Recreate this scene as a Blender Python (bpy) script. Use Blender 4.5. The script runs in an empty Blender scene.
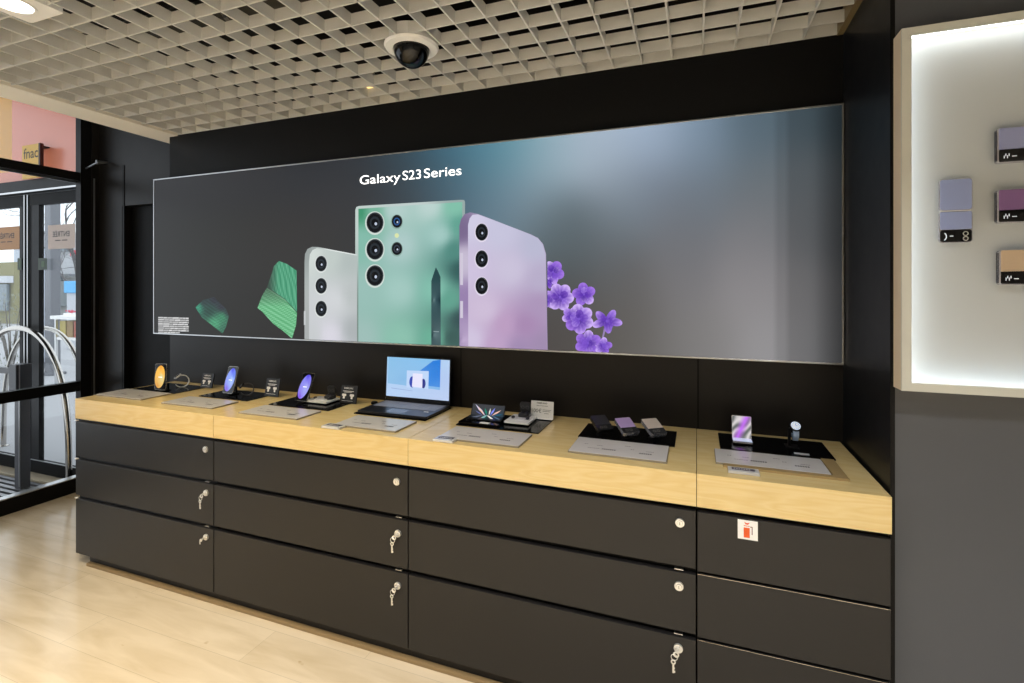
import bpy, bmesh, math, random
from mathutils import Vector, Matrix
random.seed(4)
SC = bpy.context.scene
COL = SC.collection
# ---------------------------------------------------------------- camera numbers
F, TH, Y0, H = 498.19, .3548, 288.92, 1.52
CT, ST = math.cos(TH), math.sin(TH)
EYE = Vector((0, 0, H))
def ray(px, py):
    a = (px - 512) / F; b = -(py - Y0) / F
    return Vector((a * CT - ST, a * ST + CT, b))
def onY(px, py, y): d = ray(px, py); return EYE + d * (y / d.y)
def onX(px, py, x): d = ray(px, py); return EYE + d * (x / d.x)
def onZ(px, py, z): d = ray(px, py); return EYE + d * ((z - H) / d.z)
def onP(px, py, p0, n): d = ray(px, py); return EYE + d * ((p0 - EYE).dot(n) / d.dot(n))

# ---------------------------------------------------------------- materials
def lin(c):
    return tuple(((v / 255) / 12.92 if v / 255 <= .04045 else ((v / 255 + .055) / 1.055) ** 2.4) for v in c)
MATS = {}
def mat(name, rgb, rough=.5, metal=0, spec=.5, emit=None, es=1.0, coat=0, noise=None):
    if name in MATS: return MATS[name]
    m = bpy.data.materials.new(name); m.use_nodes = True
    nt = m.node_tree; b = nt.nodes['Principled BSDF']
    c = (*lin(rgb), 1)
    b.inputs['Base Color'].default_value = c
    b.inputs['Roughness'].default_value = rough
    b.inputs['Metallic'].default_value = metal
    b.inputs['Specular IOR Level'].default_value = spec
    if coat: b.inputs['Coat Weight'].default_value = coat; b.inputs['Coat Roughness'].default_value = .08
    if emit:
        b.inputs['Emission Color'].default_value = (*lin(emit), 1); b.inputs['Emission Strength'].default_value = es
    # every surface gets a faint procedural variation of its finish
    tc = nt.nodes.new('ShaderNodeTexCoord'); nz = nt.nodes.new('ShaderNodeTexNoise')
    nz.inputs['Scale'].default_value = noise or 14
    mr = nt.nodes.new('ShaderNodeMapRange')
    mr.inputs['To Min'].default_value = max(0, rough - .04); mr.inputs['To Max'].default_value = min(1, rough + .04)
    nt.links.new(tc.outputs['Object'], nz.inputs['Vector']); nt.links.new(nz.outputs['Fac'], mr.inputs['Value'])
    nt.links.new(mr.outputs['Result'], b.inputs['Roughness'])
    MATS[name] = m; return m

def printmat(name, strength, base=0.0, rough=.35, spec=.3):
    """lit print / screen: emission colour from the printed colour attribute"""
    if name in MATS: return MATS[name]
    m = bpy.data.materials.new(name); m.use_nodes = True
    nt = m.node_tree; b = nt.nodes['Principled BSDF']
    at = nt.nodes.new('ShaderNodeVertexColor'); at.layer_name = 'print'
    b.inputs['Roughness'].default_value = rough; b.inputs['Specular IOR Level'].default_value = spec
    if strength > 0:
        b.inputs['Base Color'].default_value = (base, base, base, 1)
        nt.links.new(at.outputs['Color'], b.inputs['Emission Color'])
        b.inputs['Emission Strength'].default_value = strength
    else:
        nt.links.new(at.outputs['Color'], b.inputs['Base Color'])
    MATS[name] = m; return m

def woodmat(name, c1, c2, kind, rough):
    m = bpy.data.materials.new(name); m.use_nodes = True
    nt = m.node_tree; L = nt.links; N = nt.nodes; b = N['Principled BSDF']
    tc = N.new('ShaderNodeTexCoord')
    if kind == 'top':
        mp = N.new('ShaderNodeMapping'); mp.inputs['Scale'].default_value = (.8, 3.5, 9)
        nz = N.new('ShaderNodeTexNoise'); nz.inputs['Scale'].default_value = 1.6; nz.inputs['Detail'].default_value = 3; nz.inputs['Distortion'].default_value = .6
        L.new(tc.outputs['Object'], mp.inputs['Vector']); L.new(mp.outputs['Vector'], nz.inputs['Vector'])
        ml = N.new('ShaderNodeMath'); ml.operation = 'MULTIPLY'; ml.inputs[1].default_value = 9
        L.new(nz.outputs['Fac'], ml.inputs[0])
        fr = N.new('ShaderNodeMath'); fr.operation = 'PINGPONG'; fr.inputs[1].default_value = .5
        L.new(ml.outputs[0], fr.inputs[0])
        fine = N.new('ShaderNodeTexNoise'); fine.inputs['Scale'].default_value = 3
        mp2 = N.new('ShaderNodeMapping'); mp2.inputs['Scale'].default_value = (3, 60, 60)
        L.new(tc.outputs['Object'], mp2.inputs['Vector']); L.new(mp2.outputs['Vector'], fine.inputs['Vector'])
        ad = N.new('ShaderNodeMath'); ad.operation = 'MULTIPLY_ADD'; ad.inputs[1].default_value = 1.1
        L.new(fr.outputs[0], ad.inputs[0]); 
        sc = N.new('ShaderNodeMath'); sc.operation = 'MULTIPLY'; sc.inputs[1].default_value = .5
        L.new(fine.outputs['Fac'], sc.inputs[0]); L.new(sc.outputs[0], ad.inputs[2])
        cr = N.new('ShaderNodeValToRGB')
        cr.color_ramp.elements[0].position = .15; cr.color_ramp.elements[0].color = (*lin(c1), 1)
        cr.color_ramp.elements[1].position = .85; cr.color_ramp.elements[1].color = (*lin(c2), 1)
        L.new(ad.outputs[0], cr.inputs['Fac']); L.new(cr.outputs['Color'], b.inputs['Base Color'])
    else:
        br = N.new('ShaderNodeTexBrick')
        br.inputs['Scale'].default_value = 1; br.inputs['Mortar Size'].default_value = .0009
        br.inputs['Brick Width'].default_value = 1.28; br.inputs['Row Height'].default_value = .19
        br.inputs['Color1'].default_value = (*lin(c1), 1); br.inputs['Color2'].default_value = (*lin(c2), 1)
        br.inputs['Mortar'].default_value = (*lin([v * .88 for v in c1]), 1)
        br.inputs['Bias'].default_value = -.2; br.offset = .37
        L.new(tc.outputs['Object'], br.inputs['Vector'])
        mp = N.new('ShaderNodeMapping'); mp.inputs['Scale'].default_value = (1.2, 6, 1)
        nz = N.new('ShaderNodeTexNoise'); nz.inputs['Scale'].default_value = 2.2; nz.inputs['Detail'].default_value = 6; nz.inputs['Distortion'].default_value = .5
        L.new(tc.outputs['Object'], mp.inputs['Vector']); L.new(mp.outputs['Vector'], nz.inputs['Vector'])
        cr = N.new('ShaderNodeValToRGB')
        cr.color_ramp.elements[0].position = .3; cr.color_ramp.elements[0].color = (.80, .76, .68, 1)
        cr.color_ramp.elements[1].position = .62; cr.color_ramp.elements[1].color = (1, 1, 1, 1)
        L.new(nz.outputs['Fac'], cr.inputs['Fac'])
        kn = N.new('ShaderNodeTexNoise'); kn.inputs['Scale'].default_value = 11
        mp3 = N.new('ShaderNodeMapping'); mp3.inputs['Scale'].default_value = (1, 1.9, 1)
        L.new(tc.outputs['Object'], mp3.inputs['Vector']); L.new(mp3.outputs['Vector'], kn.inputs['Vector'])
        kr = N.new('ShaderNodeValToRGB')
        kr.color_ramp.elements[0].position = .20; kr.color_ramp.elements[0].color = (.6, .48, .32, 1)
        kr.color_ramp.elements[1].position = .27; kr.color_ramp.elements[1].color = (1, 1, 1, 1)
        L.new(kn.outputs['Fac'], kr.inputs['Fac'])
        mx = N.new('ShaderNodeMixRGB'); mx.blend_type = 'MULTIPLY'; mx.inputs['Fac'].default_value = .8
        L.new(br.outputs['Color'], mx.inputs['Color1']); L.new(cr.outputs['Color'], mx.inputs['Color2'])
        mx2 = N.new('ShaderNodeMixRGB'); mx2.blend_type = 'MULTIPLY'; mx2.inputs['Fac'].default_value = .7
        L.new(mx.outputs['Color'], mx2.inputs['Color1']); L.new(kr.outputs['Color'], mx2.inputs['Color2'])
        L.new(mx2.outputs['Color'], b.inputs['Base Color'])
    b.inputs['Roughness'].default_value = rough
    return m

def glassmat(name, tint=(1, 1, 1), ior=1.45):
    m = bpy.data.materials.new(name); m.use_nodes = True
    nt = m.node_tree; N = nt.nodes; N.clear()
    o = N.new('ShaderNodeOutputMaterial'); mx = N.new('ShaderNodeMixShader')
    t = N.new('ShaderNodeBsdfTransparent'); t.inputs['Color'].default_value = (*tint, 1)
    g = N.new('ShaderNodeBsdfGlossy'); g.inputs['Roughness'].default_value = .02
    lw = N.new('ShaderNodeLayerWeight'); lw.inputs['Blend'].default_value = .5
    pw = N.new('ShaderNodeMath'); pw.operation = 'POWER'; pw.inputs[1].default_value = 5
    fr = N.new('ShaderNodeMath'); fr.operation = 'MULTIPLY_ADD'; fr.inputs[1].default_value = .6; fr.inputs[2].default_value = .004
    nt.links.new(lw.outputs['Facing'], pw.inputs[0]); nt.links.new(pw.outputs[0], fr.inputs[0])
    nt.links.new(fr.outputs[0], mx.inputs[0]); nt.links.new(t.outputs[0], mx.inputs[1]); nt.links.new(g.outputs[0], mx.inputs[2])
    nt.links.new(mx.outputs[0], o.inputs['Surface'])
    return m

M_floor = woodmat('maple_laminate_planks', (216, 200, 175), (225, 210, 187), 'floor', .17)
M_top = woodmat('pale_pine_veneer', (224, 194, 130), (231, 206, 148), 'top', .26)
M_skirt = mat('oak_skirting', (140, 118, 84), .45)
M_black = mat('satin_black_laminate', (35, 34, 34), .34, spec=.35)
M_wall = mat('matt_black_panel', (27, 24, 21), .40, spec=.25)
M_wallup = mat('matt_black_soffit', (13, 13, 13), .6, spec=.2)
M_return = mat('black_return_panel', (20, 20, 22), .4, spec=.35)
M_pillar = mat('dark_grey_pillar_paint', (80, 82, 87), .6)
M_gap = mat('gap_black', (8, 8, 8), .8, spec=.1)
M_frame = mat('black_powder_coat', (17, 16, 16), .42, spec=.15)
M_alu = mat('brushed_aluminium', (200, 200, 200), .3, metal=1)
M_steel = mat('polished_steel', (190, 185, 178), .16, metal=1)
M_chrome = mat('nickel', (238, 238, 236), .3, metal=.8)
M_blade = mat('beige_louvre_metal', (214, 213, 208), .5)
M_plenum = mat('black_plenum', (14, 14, 14), .9)
M_cream = mat('cream_plaster', (250, 244, 230), .7)
M_white = mat('white_plastic', (244, 243, 240), .4)
M_wallwhite = mat('white_shop_wall', (188, 184, 178), .8)
M_matblk = mat('black_acrylic', (5, 5, 6), .12, spec=.22)
M_plate = mat('frosted_price_plate', (216, 211, 207), .16, spec=.5)
M_card = mat('black_card', (12, 12, 14), .4)
M_ink = mat('grey_print', (84, 78, 80), .5)
M_inkdk = mat('dark_print', (50, 46, 48), .5)
M_paper = mat('white_paper', (244, 243, 240), .6)
M_glass = glassmat('clear_glass', (.97, .98, .98))
M_acr = glassmat('clear_acrylic', (.9, .92, .92))

# ---------------------------------------------------------------- object helpers
def props(o, label=None, cat=None, group=None, kind=None):
    if label: o['label'] = label
    if cat: o['category'] = cat
    if group: o['group'] = group
    if kind: o['kind'] = kind
    return o
def thing(name, loc, label, cat, group=None):
    o = bpy.data.objects.new(name, None); COL.objects.link(o); o.location = loc
    o.empty_display_size = .1
    o['_loc'] = tuple(loc)
    return props(o, label, cat, group)
def rootloc(p):
    while p.parent: p = p.parent
    return Vector(p.get('_loc', (0, 0, 0)))

class MB:
    def __init__(s, M=None): s.bm = bmesh.new(); s.M = M or Matrix.Identity(4)
    def v(s, p): return s.bm.verts.new(s.M @ Vector(p))
    def box(s, x0, x1, y0, y1, z0, z1):
        c = [s.v(p) for p in ((x0,y0,z0),(x1,y0,z0),(x1,y1,z0),(x0,y1,z0),(x0,y0,z1),(x1,y0,z1),(x1,y1,z1),(x0,y1,z1))]
        for f in ((3,2,1,0),(4,5,6,7),(0,1,5,4),(1,2,6,5),(2,3,7,6),(3,0,4,7)): s.bm.faces.new([c[i] for i in f])
        return s
    def prism(s, pts, z0, z1):
        """pts in local xy, extruded along local z"""
        a = [s.v((p[0], p[1], z0)) for p in pts]; b = [s.v((p[0], p[1], z1)) for p in pts]
        n = len(pts)
        s.bm.faces.new(a[::-1]); s.bm.faces.new(b)
        for i in range(n): s.bm.faces.new((a[i], a[(i+1) % n], b[(i+1) % n], b[i]))
        return s
    def rslab(s, w, h, z0, z1, r, seg=5, x0=0, y0=0):
        return s.prism(rrect(x0, y0, x0 + w, y0 + h, r, seg), z0, z1)
    def ring(s, outer, inner, z0, z1):
        n = len(outer)
        A = [[s.v((p[0], p[1], z)) for p in q] for z in (z0, z1) for q in (outer, inner)]
        for i in range(n):
            j = (i + 1) % n
            s.bm.faces.new((A[0][i], A[1][i], A[1][j], A[0][j])); s.bm.faces.new((A[2][i], A[2][j], A[3][j], A[3][i]))
            s.bm.faces.new((A[0][i], A[0][j], A[2][j], A[2][i])); s.bm.faces.new((A[1][j], A[1][i], A[3][i], A[3][j]))
        return s
    def lathe(s, prof, seg=28, axis=None):
        """prof: list of (r, z) around local z"""
        rows = []
        for r, z in prof:
            if r < 1e-6: rows.append([s.v((0, 0, z))])
            else: rows.append([s.v((r * math.cos(2*math.pi*k/seg), r * math.sin(2*math.pi*k/seg), z)) for k in range(seg)])
        for a, b in zip(rows, rows[1:]):
            for k in range(seg):
                k2 = (k + 1) % seg
                if len(a) == 1 and len(b) == 1: continue
                if len(a) == 1: s.bm.faces.new((a[0], b[k2], b[k]))
                elif len(b) == 1: s.bm.faces.new((a[k], a[k2], b[0]))
                else: s.bm.faces.new((a[k], a[k2], b[k2], b[k]))
        return s
    def tube(s, pts, r, seg=10, closed=False):
        pts = [Vector(p) for p in pts]; n = len(pts); rows = []
        up = Vector((0, 0, 1)); prev = None
        for i, p in enumerate(pts):
            if closed: t = (pts[(i+1) % n] - pts[i-1]).normalized()
            else: t = (pts[min(i+1, n-1)] - pts[max(i-1, 0)]).normalized()
            if prev is None:
                a = t.orthogonal().normalized()
            else:
                a = (prev - t * prev.dot(t)).normalized()
            prev = a; b = t.cross(a)
            rr = r[i] if isinstance(r, (list, tuple)) else r
            rows.append([s.v(p + (a * math.cos(2*math.pi*k/seg) + b * math.sin(2*math.pi*k/seg)) * rr) for k in range(seg)])
        rng = range(n if closed else n - 1)
        for i in rng:
            A, B = rows[i], rows[(i+1) % n]
            for k in range(seg): s.bm.faces.new((A[k], A[(k+1) % seg], B[(k+1) % seg], B[k]))
        if not closed: s.bm.faces.new(rows[0][::-1]); s.bm.faces.new(rows[-1])
        return s
    def build(s, name, m, parent=None, bevel=0, smooth=False, loc=None):
        off = rootloc(parent) if parent is not None else (Vector(loc) if loc is not None else Vector((0, 0, 0)))
        bmesh.ops.translate(s.bm, verts=s.bm.verts, vec=-off)
        bmesh.ops.recalc_face_normals(s.bm, faces=s.bm.faces)
        me = bpy.data.meshes.new(name); s.bm.to_mesh(me); s.bm.free()
        me.materials.append(m)
        o = bpy.data.objects.new(name, me); COL.objects.link(o)
        if parent is not None: o.parent = parent
        elif loc is not None: o.location = loc; o['_loc'] = tuple(loc)
        if smooth:
            me.polygons.foreach_set('use_smooth', [True] * len(me.polygons))
            me.set_sharp_from_angle(angle=math.radians(40))
        if bevel:
            b = o.modifiers.new('bevel', 'BEVEL'); b.width = bevel; b.segments = 2; b.limit_method = 'ANGLE'; b.angle_limit = math.radians(40)
        return o
def rrect(x0, y0, x1, y1, r, seg=5):
    out = []
    for cx, cy, a0 in ((x1 - r, y0 + r, -90), (x1 - r, y1 - r, 0), (x0 + r, y1 - r, 90), (x0 + r, y0 + r, 180)):
        for k in range(seg + 1):
            a = math.radians(a0 + 90 * k / seg); out.append((cx + r * math.cos(a), cy + r * math.sin(a)))
    return out
def struct(o): o['kind'] = 'structure'; return o

def textmesh(s, bold=0, xs=1):
    cu = bpy.data.curves.new('lettering', 'FONT'); cu.body = s; cu.size = 1; cu.offset = bold; cu.fill_mode = 'FRONT'
    t = bpy.data.objects.new('lettering_tmp', cu); COL.objects.link(t)
    bpy.context.view_layer.update()
    me = bpy.data.meshes.new_from_object(t)
    bpy.data.objects.remove(t); bpy.data.curves.remove(cu)
    xsn = [v.co.x for v in me.vertices]; ys = [v.co.y for v in me.vertices]
    return me, (min(xsn), max(xsn), min(ys), max(ys))
def letters(mb, s, M, x0, y0, w, h=None, bold=0, mirror=False):
    """write s with its ink box from (x0,y0), w wide (h high) in the local xy plane of M"""
    me, (a, b, c, d) = textmesh(s, bold)
    sx = w / (b - a); sy = sx if h is None else h / (d - c)
    idx = []
    for v in me.vertices:
        x = (v.co.x - a) * sx
        if mirror: x = w - x
        idx.append(mb.bm.verts.new(M @ Vector((x0 + x, y0 + (v.co.y - c) * sy, 0))))
    for p in me.polygons:
        try: mb.bm.faces.new([idx[i] for i in p.vertices])
        except ValueError: pass
    bpy.data.meshes.remove(me)

# printed pictures: polygons drawn in picture coordinates, cut fine, coloured, laid on their plane
def idw(samples, p=3):
    def f(x, y):
        sw = 0; c = [0, 0, 0]
        for (a, b, col) in samples:
            w = 1 / ((((x - a) ** 2 + (y - b) ** 2) ** .5) + .6) ** p
            sw += w
            for i in range(3): c[i] += w * col[i]
        return [v / sw for v in c]
    return f
def art(name, pts, colour, mapf, m, parent, step=0, bbox=None):
    bm = bmesh.new()
    bm.faces.new([bm.verts.new((p[0], p[1], 0)) for p in pts])
    if step:
        xs = [p[0] for p in pts]; ys = [p[1] for p in pts]
        for ax, lo, hi in ((0, min(xs), max(xs)), (1, min(ys), max(ys))):
            k = lo + step
            while k < hi - 1e-4:
                co = [0, 0, 0]; co[ax] = k; no = [0, 0, 0]; no[ax] = 1
                bmesh.ops.bisect_plane(bm, geom=bm.verts[:] + bm.edges[:] + bm.faces[:], plane_co=co, plane_no=no, dist=1e-5)
                k += step
    off = rootloc(parent)
    bm.verts.index_update()
    cols = []
    for v in bm.verts:
        cols.append(colour(v.co.x, v.co.y) if callable(colour) else colour)
        v.co = mapf(v.co.x, v.co.y) - off
    me = bpy.data.meshes.new(name); bm.to_mesh(me); bm.free()
    at = me.color_attributes.new('print', 'FLOAT_COLOR', 'POINT')
    for i, c in enumerate(cols): at.data[i].color = (*lin([max(0, min(255, q)) for q in c]), 1)
    me.materials.append(m)
    o = bpy.data.objects.new(name, me); COL.objects.link(o); o.parent = parent
    return o
def join_art(objs, name):
    """several printed pieces of one kind as one mesh"""
    bm = bmesh.new()
    for o in objs: bm.from_mesh(o.data)
    me = bpy.data.meshes.new(name); bm.to_mesh(me); bm.free()
    me.materials.append(objs[0].data.materials[0])
    r = bpy.data.objects.new(name, me); COL.objects.link(r); r.parent = objs[0].parent
    for o in objs: d = o.data; bpy.data.objects.remove(o); bpy.data.meshes.remove(d)
    return r
def ell(cx, cy, rx, ry, n=24, rot=0):
    return [(cx + rx*math.cos(t)*math.cos(rot) - ry*math.sin(t)*math.sin(rot), cy + rx*math.cos(t)*math.sin(rot) + ry*math.sin(t)*math.cos(rot)) for t in (2*math.pi*k/n for k in range(n))]

# ================================================================ SETTING
XL, XR, YW, YC, YP, XS = -3.275, .545, 2.31, 1.745, 1.80, -4.38
ZC, ZB = .9134, .804
YD = 2.50
CEIL = 2.53
struct(MB().box(XS, 4.0, -4.5, 2.8, -.05, 0).build('floor', M_floor))
w = MB(); w.box(XL, XR + .1, YW, 2.75, 0, 3.0); struct(w.build('wall_back', M_wall))
# the upper part of the back wall, above the display, is a duller black panel standing 1 mm proud
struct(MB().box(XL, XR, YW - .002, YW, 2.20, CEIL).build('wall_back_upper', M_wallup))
g = MB()
for x in (-1.135, .006): g.box(x - .0025, x + .0025, YW - .0012, YW, ZC, 1.24)
struct(g.build('trim_1', M_gap))
struct(MB().box(XR, XR + .012, YP, YW, 0, 3.0).build('wall_return', M_return))
struct(MB().box(XR + .012, 4.0, YP, 2.75, 0, 3.0).build('wall_right_front', M_pillar))
struct(MB().box(XR - .0, XR + .012, YP - .004, YP, 0, 3.0).build('trim_2', M_frame))
struct(MB().box(4.0, 4.1, -4.5, 2.75, 0, 3.0).build('wall_right', M_wallwhite))
struct(MB().box(XS, 4.0, -4.6, -4.5, 0, 3.0).build('wall_front', M_wallwhite))
# back-left black wall beside the entrance with its recessed door
b = MB(); xa, xb, zt = -4.08, -3.70, 2.10
xa = onY(122, 206, YD).x; zt = onY(122, 206, YD).z
b.box(XS + .03, XS + .05, 2.455, YD, 0, 3.7).box(XS + .03, xa, YD, YD + .1, 0, 3.7).box(xa, XL, YD, YD + .1, zt, 3.7).box(XL - .05, XL, YD, YD + .1, 0, zt)
struct(b.build('wall_back_left', M_wall))
d1 = struct(MB().box(xa, XL - .05, YD + .07, YD + .11, 0, zt).build('door_1', M_wallup))
struct(MB().box(XL - .9, XL - .88, YD + .062, YD + .07, 0, zt).build('door_gap', M_gap, d1))
struct(MB().box(xa + .012, xa + .03, YD - .004, YD, 0, 2.45).build('trim_3', M_frame))
tx_ = onY(94, 300, 2.45).x
struct(MB().box(tx_ - .004, tx_ + .004, 2.448, 2.455, 0, 2.36).build('trim_4', M_alu))

# ceiling: egg-crate louvre, plenum above, cream bulkhead strip at the entrance side
g = MB(); hb, tb = .047, .0065
xs = [.025 + .127 * k for k in range(-25, 32)]; ys = [2.325 - .124 * k for k in range(1, 54)]
ys0 = [2.303] + [y for y in ys]
for x in xs:
    y1 = 2.306 if x < XR else YP
    if x > 4: continue
    g.box(x - tb/2, x + tb/2, -4.45, y1, CEIL, CEIL + hb)
for y in ys0:
    x1 = XR - .02 if y > YP else 4
    g.box(-3.19, x1, y - tb/2, y + tb/2, CEIL + .0004, CEIL + hb - .0004)
struct(g.build('ceiling', M_blade))
struct(MB().box(-3.30, 4, -4.5, 2.8, 3.0, 3.05).build('ceiling_slab', M_plenum))
struct(MB().box(XS - 3, -3.30, -4.5, 2.8, 3.7, 3.75).build('ceiling_slab_entrance', M_plenum))
struct(MB().box(-3.42, -3.20, -4.5, YD, CEIL - .004, 3.7).build('trim_5', M_cream))
struct(MB().box(XR - .022, XR, -0, YW, CEIL - .002, CEIL + .06).build('trim_6', mat('bronze_edge_angle', (120, 106, 74), .5)))

# plenum: a few pipes and cable trays above the louvre
p = thing('air_duct', (-1.0, 1.4, 2.86), 'galvanised round air duct running above the open louvre ceiling', 'duct')
MB().tube([(-3.1, 1.75, 2.84), (.4, 1.75, 2.84)], .07, 16).build('duct_pipe', mat('galvanised', (70, 68, 62), .5, metal=.6), p, smooth=True)
for k in range(5): MB().box(-2.802 + k * .75, -2.798 + k * .75, 1.748, 1.752, 2.9, 2.9995).build('hanger_rod', M_steel, p)
for k in range(5): MB(Matrix.Translation((-2.8 + k * .75, 1.75, 2.84)) @ Matrix.Rotation(math.pi/2, 4, 'Y')).lathe([(.071, -.012), (.076, -.012), (.076, .012), (.071, .012)], 20).build('duct_band', M_steel, p)
p = props(MB().tube([(-.2, 2.12, 2.74), (.15, 2.05, 2.70), (.3, 2.0, 2.71), (.43, 2.1, 2.74), (.5, 2.2, 2.8)], .006, 8).build('ceiling_cable', mat('yellow_cable', (176, 150, 60), .5), loc=(-.2, 2.12, 2.74), smooth=True), 'yellow cable sagging above the last louvre cell beside the black corner', 'cable')
p = props(MB().tube([(-.9, 1.3, 2.80), (-.5, 1.36, 2.75), (-.1, 1.3, 2.78), (.3, 1.38, 2.80)], .008, 8).build('ceiling_cable', mat('blue_cable', (40, 70, 140), .5), loc=(-.9, 1.3, 2.8), smooth=True), 'blue cable lying above the louvre ceiling near the top edge', 'cable')

# ================================================================ LOUVRE CEILING FITTINGS
def dome_camera():
    c = Vector((-1.113, 1.80, CEIL)); t = thing('dome_camera', c, 'black dome security camera in a white ring on the louvre ceiling', 'security camera')
    M = Matrix.Translation(c)
    MB(M).lathe([(.072, .05), (.072, -.010), (.078, -.016), (.106, -.012), (.112, -.002), (.108, .004), (.108, .05)], 40).build('mounting_ring', M_white, t, smooth=True)
    MB(M).lathe([(.074, .0)] + [(.074 * math.cos(a), -.012 - .076 * math.sin(a)) for a in (math.radians(q) for q in range(0, 91, 9))], 40).build('dome', mat('smoked_dome', (6, 6, 6), .06, spec=.4), t, smooth=True)
    MB(M).box(-.10, .10, -.006, .006, .04, .05).build('clamp', M_steel, t)
dome_camera()
def downlight(x, y, label, group, power, col=(1, .95, .87)):
    c = Vector((x, y, CEIL)); t = thing('ceiling_light', c, label, 'ceiling light', group)
    M = Matrix.Translation(c)
    MB(M).ring(rrect(-.1, -.1, .1, .1, .01, 3)[:], ell(0, 0, .062, .062, 16, math.radians(-45)), -.006, .02).build('plate', M_white, t)
    MB(M).ring(ell(0, 0, .064, .064, 32), ell(0, 0, .055, .055, 32), -.010, -.001).build('trim_ring', M_white, t, smooth=True)
    e = mat('lamp_glow', (255, 250, 240), .5, emit=(255, 246, 230), es=9)
    MB(M).lathe([(.055, -.004), (0, -.004)], 32).build('lamp', e, t)
    L = bpy.data.lights.new('downlight_beam', 'AREA'); L.shape = 'DISK'; L.size = .1; L.energy = power; L.color = col; L.spread = math.radians(115)
    lo = bpy.data.objects.new('downlight_beam', L); COL.objects.link(lo); lo.parent = t; lo.location = (0, 0, -.012)
    return t
downlight(-2.26, 1.035, 'round ceiling light on a square white plate at the corner near the entrance', None, 9, (1, .80, .50))
AMB, WARM, COOL = (1, .89, .66), (1, .95, .86), (.97, .985, 1)
for (x, y, p, c) in ((-2.5, .65, 7, AMB), (-.9, .65, 8, WARM), (.35, .65, 7, COOL), (-2.5, -.3, 12, AMB), (-.9, -.3, 15, WARM), (.7, -.3, 17, COOL), (2.4, -.3, 16, COOL),  # unseen lamps added as fill; tints and strengths set for counter and floor
                  (-2.5, -2.0, 20, WARM), (-.9, -2.0, 20, COOL), (.7, -2.0, 20, COOL), (2.4, -2.0, 20, COOL), (-2.5, -3.7, 16, COOL), (.7, -3.7, 16, COOL), (2.4, -3.7, 16, COOL)):
    downlight(.025 + .127 * round((x - .025) / .127) + .0635, 2.325 - .124 * round((2.325 - y) / .124) + .062, 'unseen round ceiling light added in the shop louvre to brighten the counter and floor', 'added unseen ceiling lights', p * 1.25, c)
# two small lamps up inside the louvre
for (px, py, lab) in ((223, 103.5, 'small warm lamp glowing inside the louvre ceiling left of the dome camera'), (371, 88.5, 'small lamp inside the louvre ceiling just below left of the dome camera')):
    q = onZ(px, py, CEIL + .05); t = thing('spot_lamp', q, lab, 'lamp')
    MB(Matrix.Translation(q)).lathe([(.0, 0), (.028, 0)], 20).build('bulb', mat('warm_lamp', (255, 225, 160), .5, emit=(255, 222, 150), es=1.3), t)
    MB(Matrix.Translation(q)).lathe([(.028, -.003), (.034, -.003), (.036, .05), (.018, .08), (.0, .08)], 20).build('housing', M_white, t, smooth=True)

# ================================================================ CABINETS
SEAM = [-3.225, -2.176, -1.096, .0, .534]
place = ['the leftmost, nearest the entrance', 'second from the entrance end', 'third from the entrance, widest gaps and three nickel locks', 'rightmost, no locks and a fire sticker']
cab_lab = ['black three-drawer base cabinet at the entrance end of the counter',
           'black three-drawer base cabinet below the laptop, keys hanging in its two lower locks',
           'black three-drawer base cabinet below the three little flip phones, key in its lowest lock only',
           'black three-drawer base cabinet without locks against the dark pillar']
top_lab = ['pale wood worktop section at the entrance end of the counter', 'pale wood worktop section carrying the open laptop',
           'pale wood worktop section carrying the folding phone and three flip phones', 'pale wood worktop section at the pillar end of the counter']
DIV = [ZB, .588, .372, .060]
def lock(px, pz, key, drawer, t):
    M = Matrix.Translation((px, YC, pz)) @ Matrix.Rotation(math.pi/2, 4, 'X')
    MB(M).lathe([(.0145, -.002), (.0150, .002), (.0140, .005), (.0085, .0055), (.0085, .008), (.0, .008)], 24).build('drawer_lock', M_chrome, drawer, smooth=True)
    if not key: MB(M).box(-.0008, .0008, -.005, .005, .0079, .0083).ring(ell(0, 0, .0092, .0092, 20), ell(0, 0, .0084, .0084, 20), .0052, .0056).build('keyhole', M_inkdk, drawer)
    if key:
        k = MB(M)
        k.box(-.001, .001, -.004, .004, .008, .022)
        if key == 'short':
            k.prism([(-.001 + x, y) for x, y in ell(-.012, -.010, .008, .007, 12)], .016, .018)
            k.box(-.022, -.016, -.030, -.012, .016, .018)
        else:
            o = ell(-.006, -.010, .0095, .0095, 16); i = ell(-.006, -.010, .005, .005, 16)
            k.ring(o, i, .018, .0205)
        k.build('key_in_lock', M_chrome, drawer, smooth=True)
        if key == 'long':     # second key of the ring hangs down
            k2 = MB(M); k2.tube([(-.006 - .010 * math.cos(a) - .006, -.020 + .010 * math.sin(a), .020) for a in (2*math.pi*j/14 for j in range(14))], .0012, 6, closed=True)
            k2.ring(ell(-.015, -.036, .008, .008, 14), ell(-.015, -.036, .004, .004, 14), .019, .021)
            k2.box(-.018, -.012, -.072, -.043, .019, .021); k2.box(-.012, -.009, -.070, -.064, .019, .021); k2.box(-.012, -.010, -.058, -.054, .019, .021)
            k2.build('hanging_key', M_chrome, drawer, smooth=True)
LOCKS = {0: [(-2.227, .744, None), (-2.224, .534, 'long'), (-2.224, .320, 'short')],
         1: [(-1.148, .733, None), (-1.143, .522, 'long'), (-1.144, .309, 'long')],
         2: [(-.052, .744, None), (-.055, .533, None), (-.057, .326, 'long')]}
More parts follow.
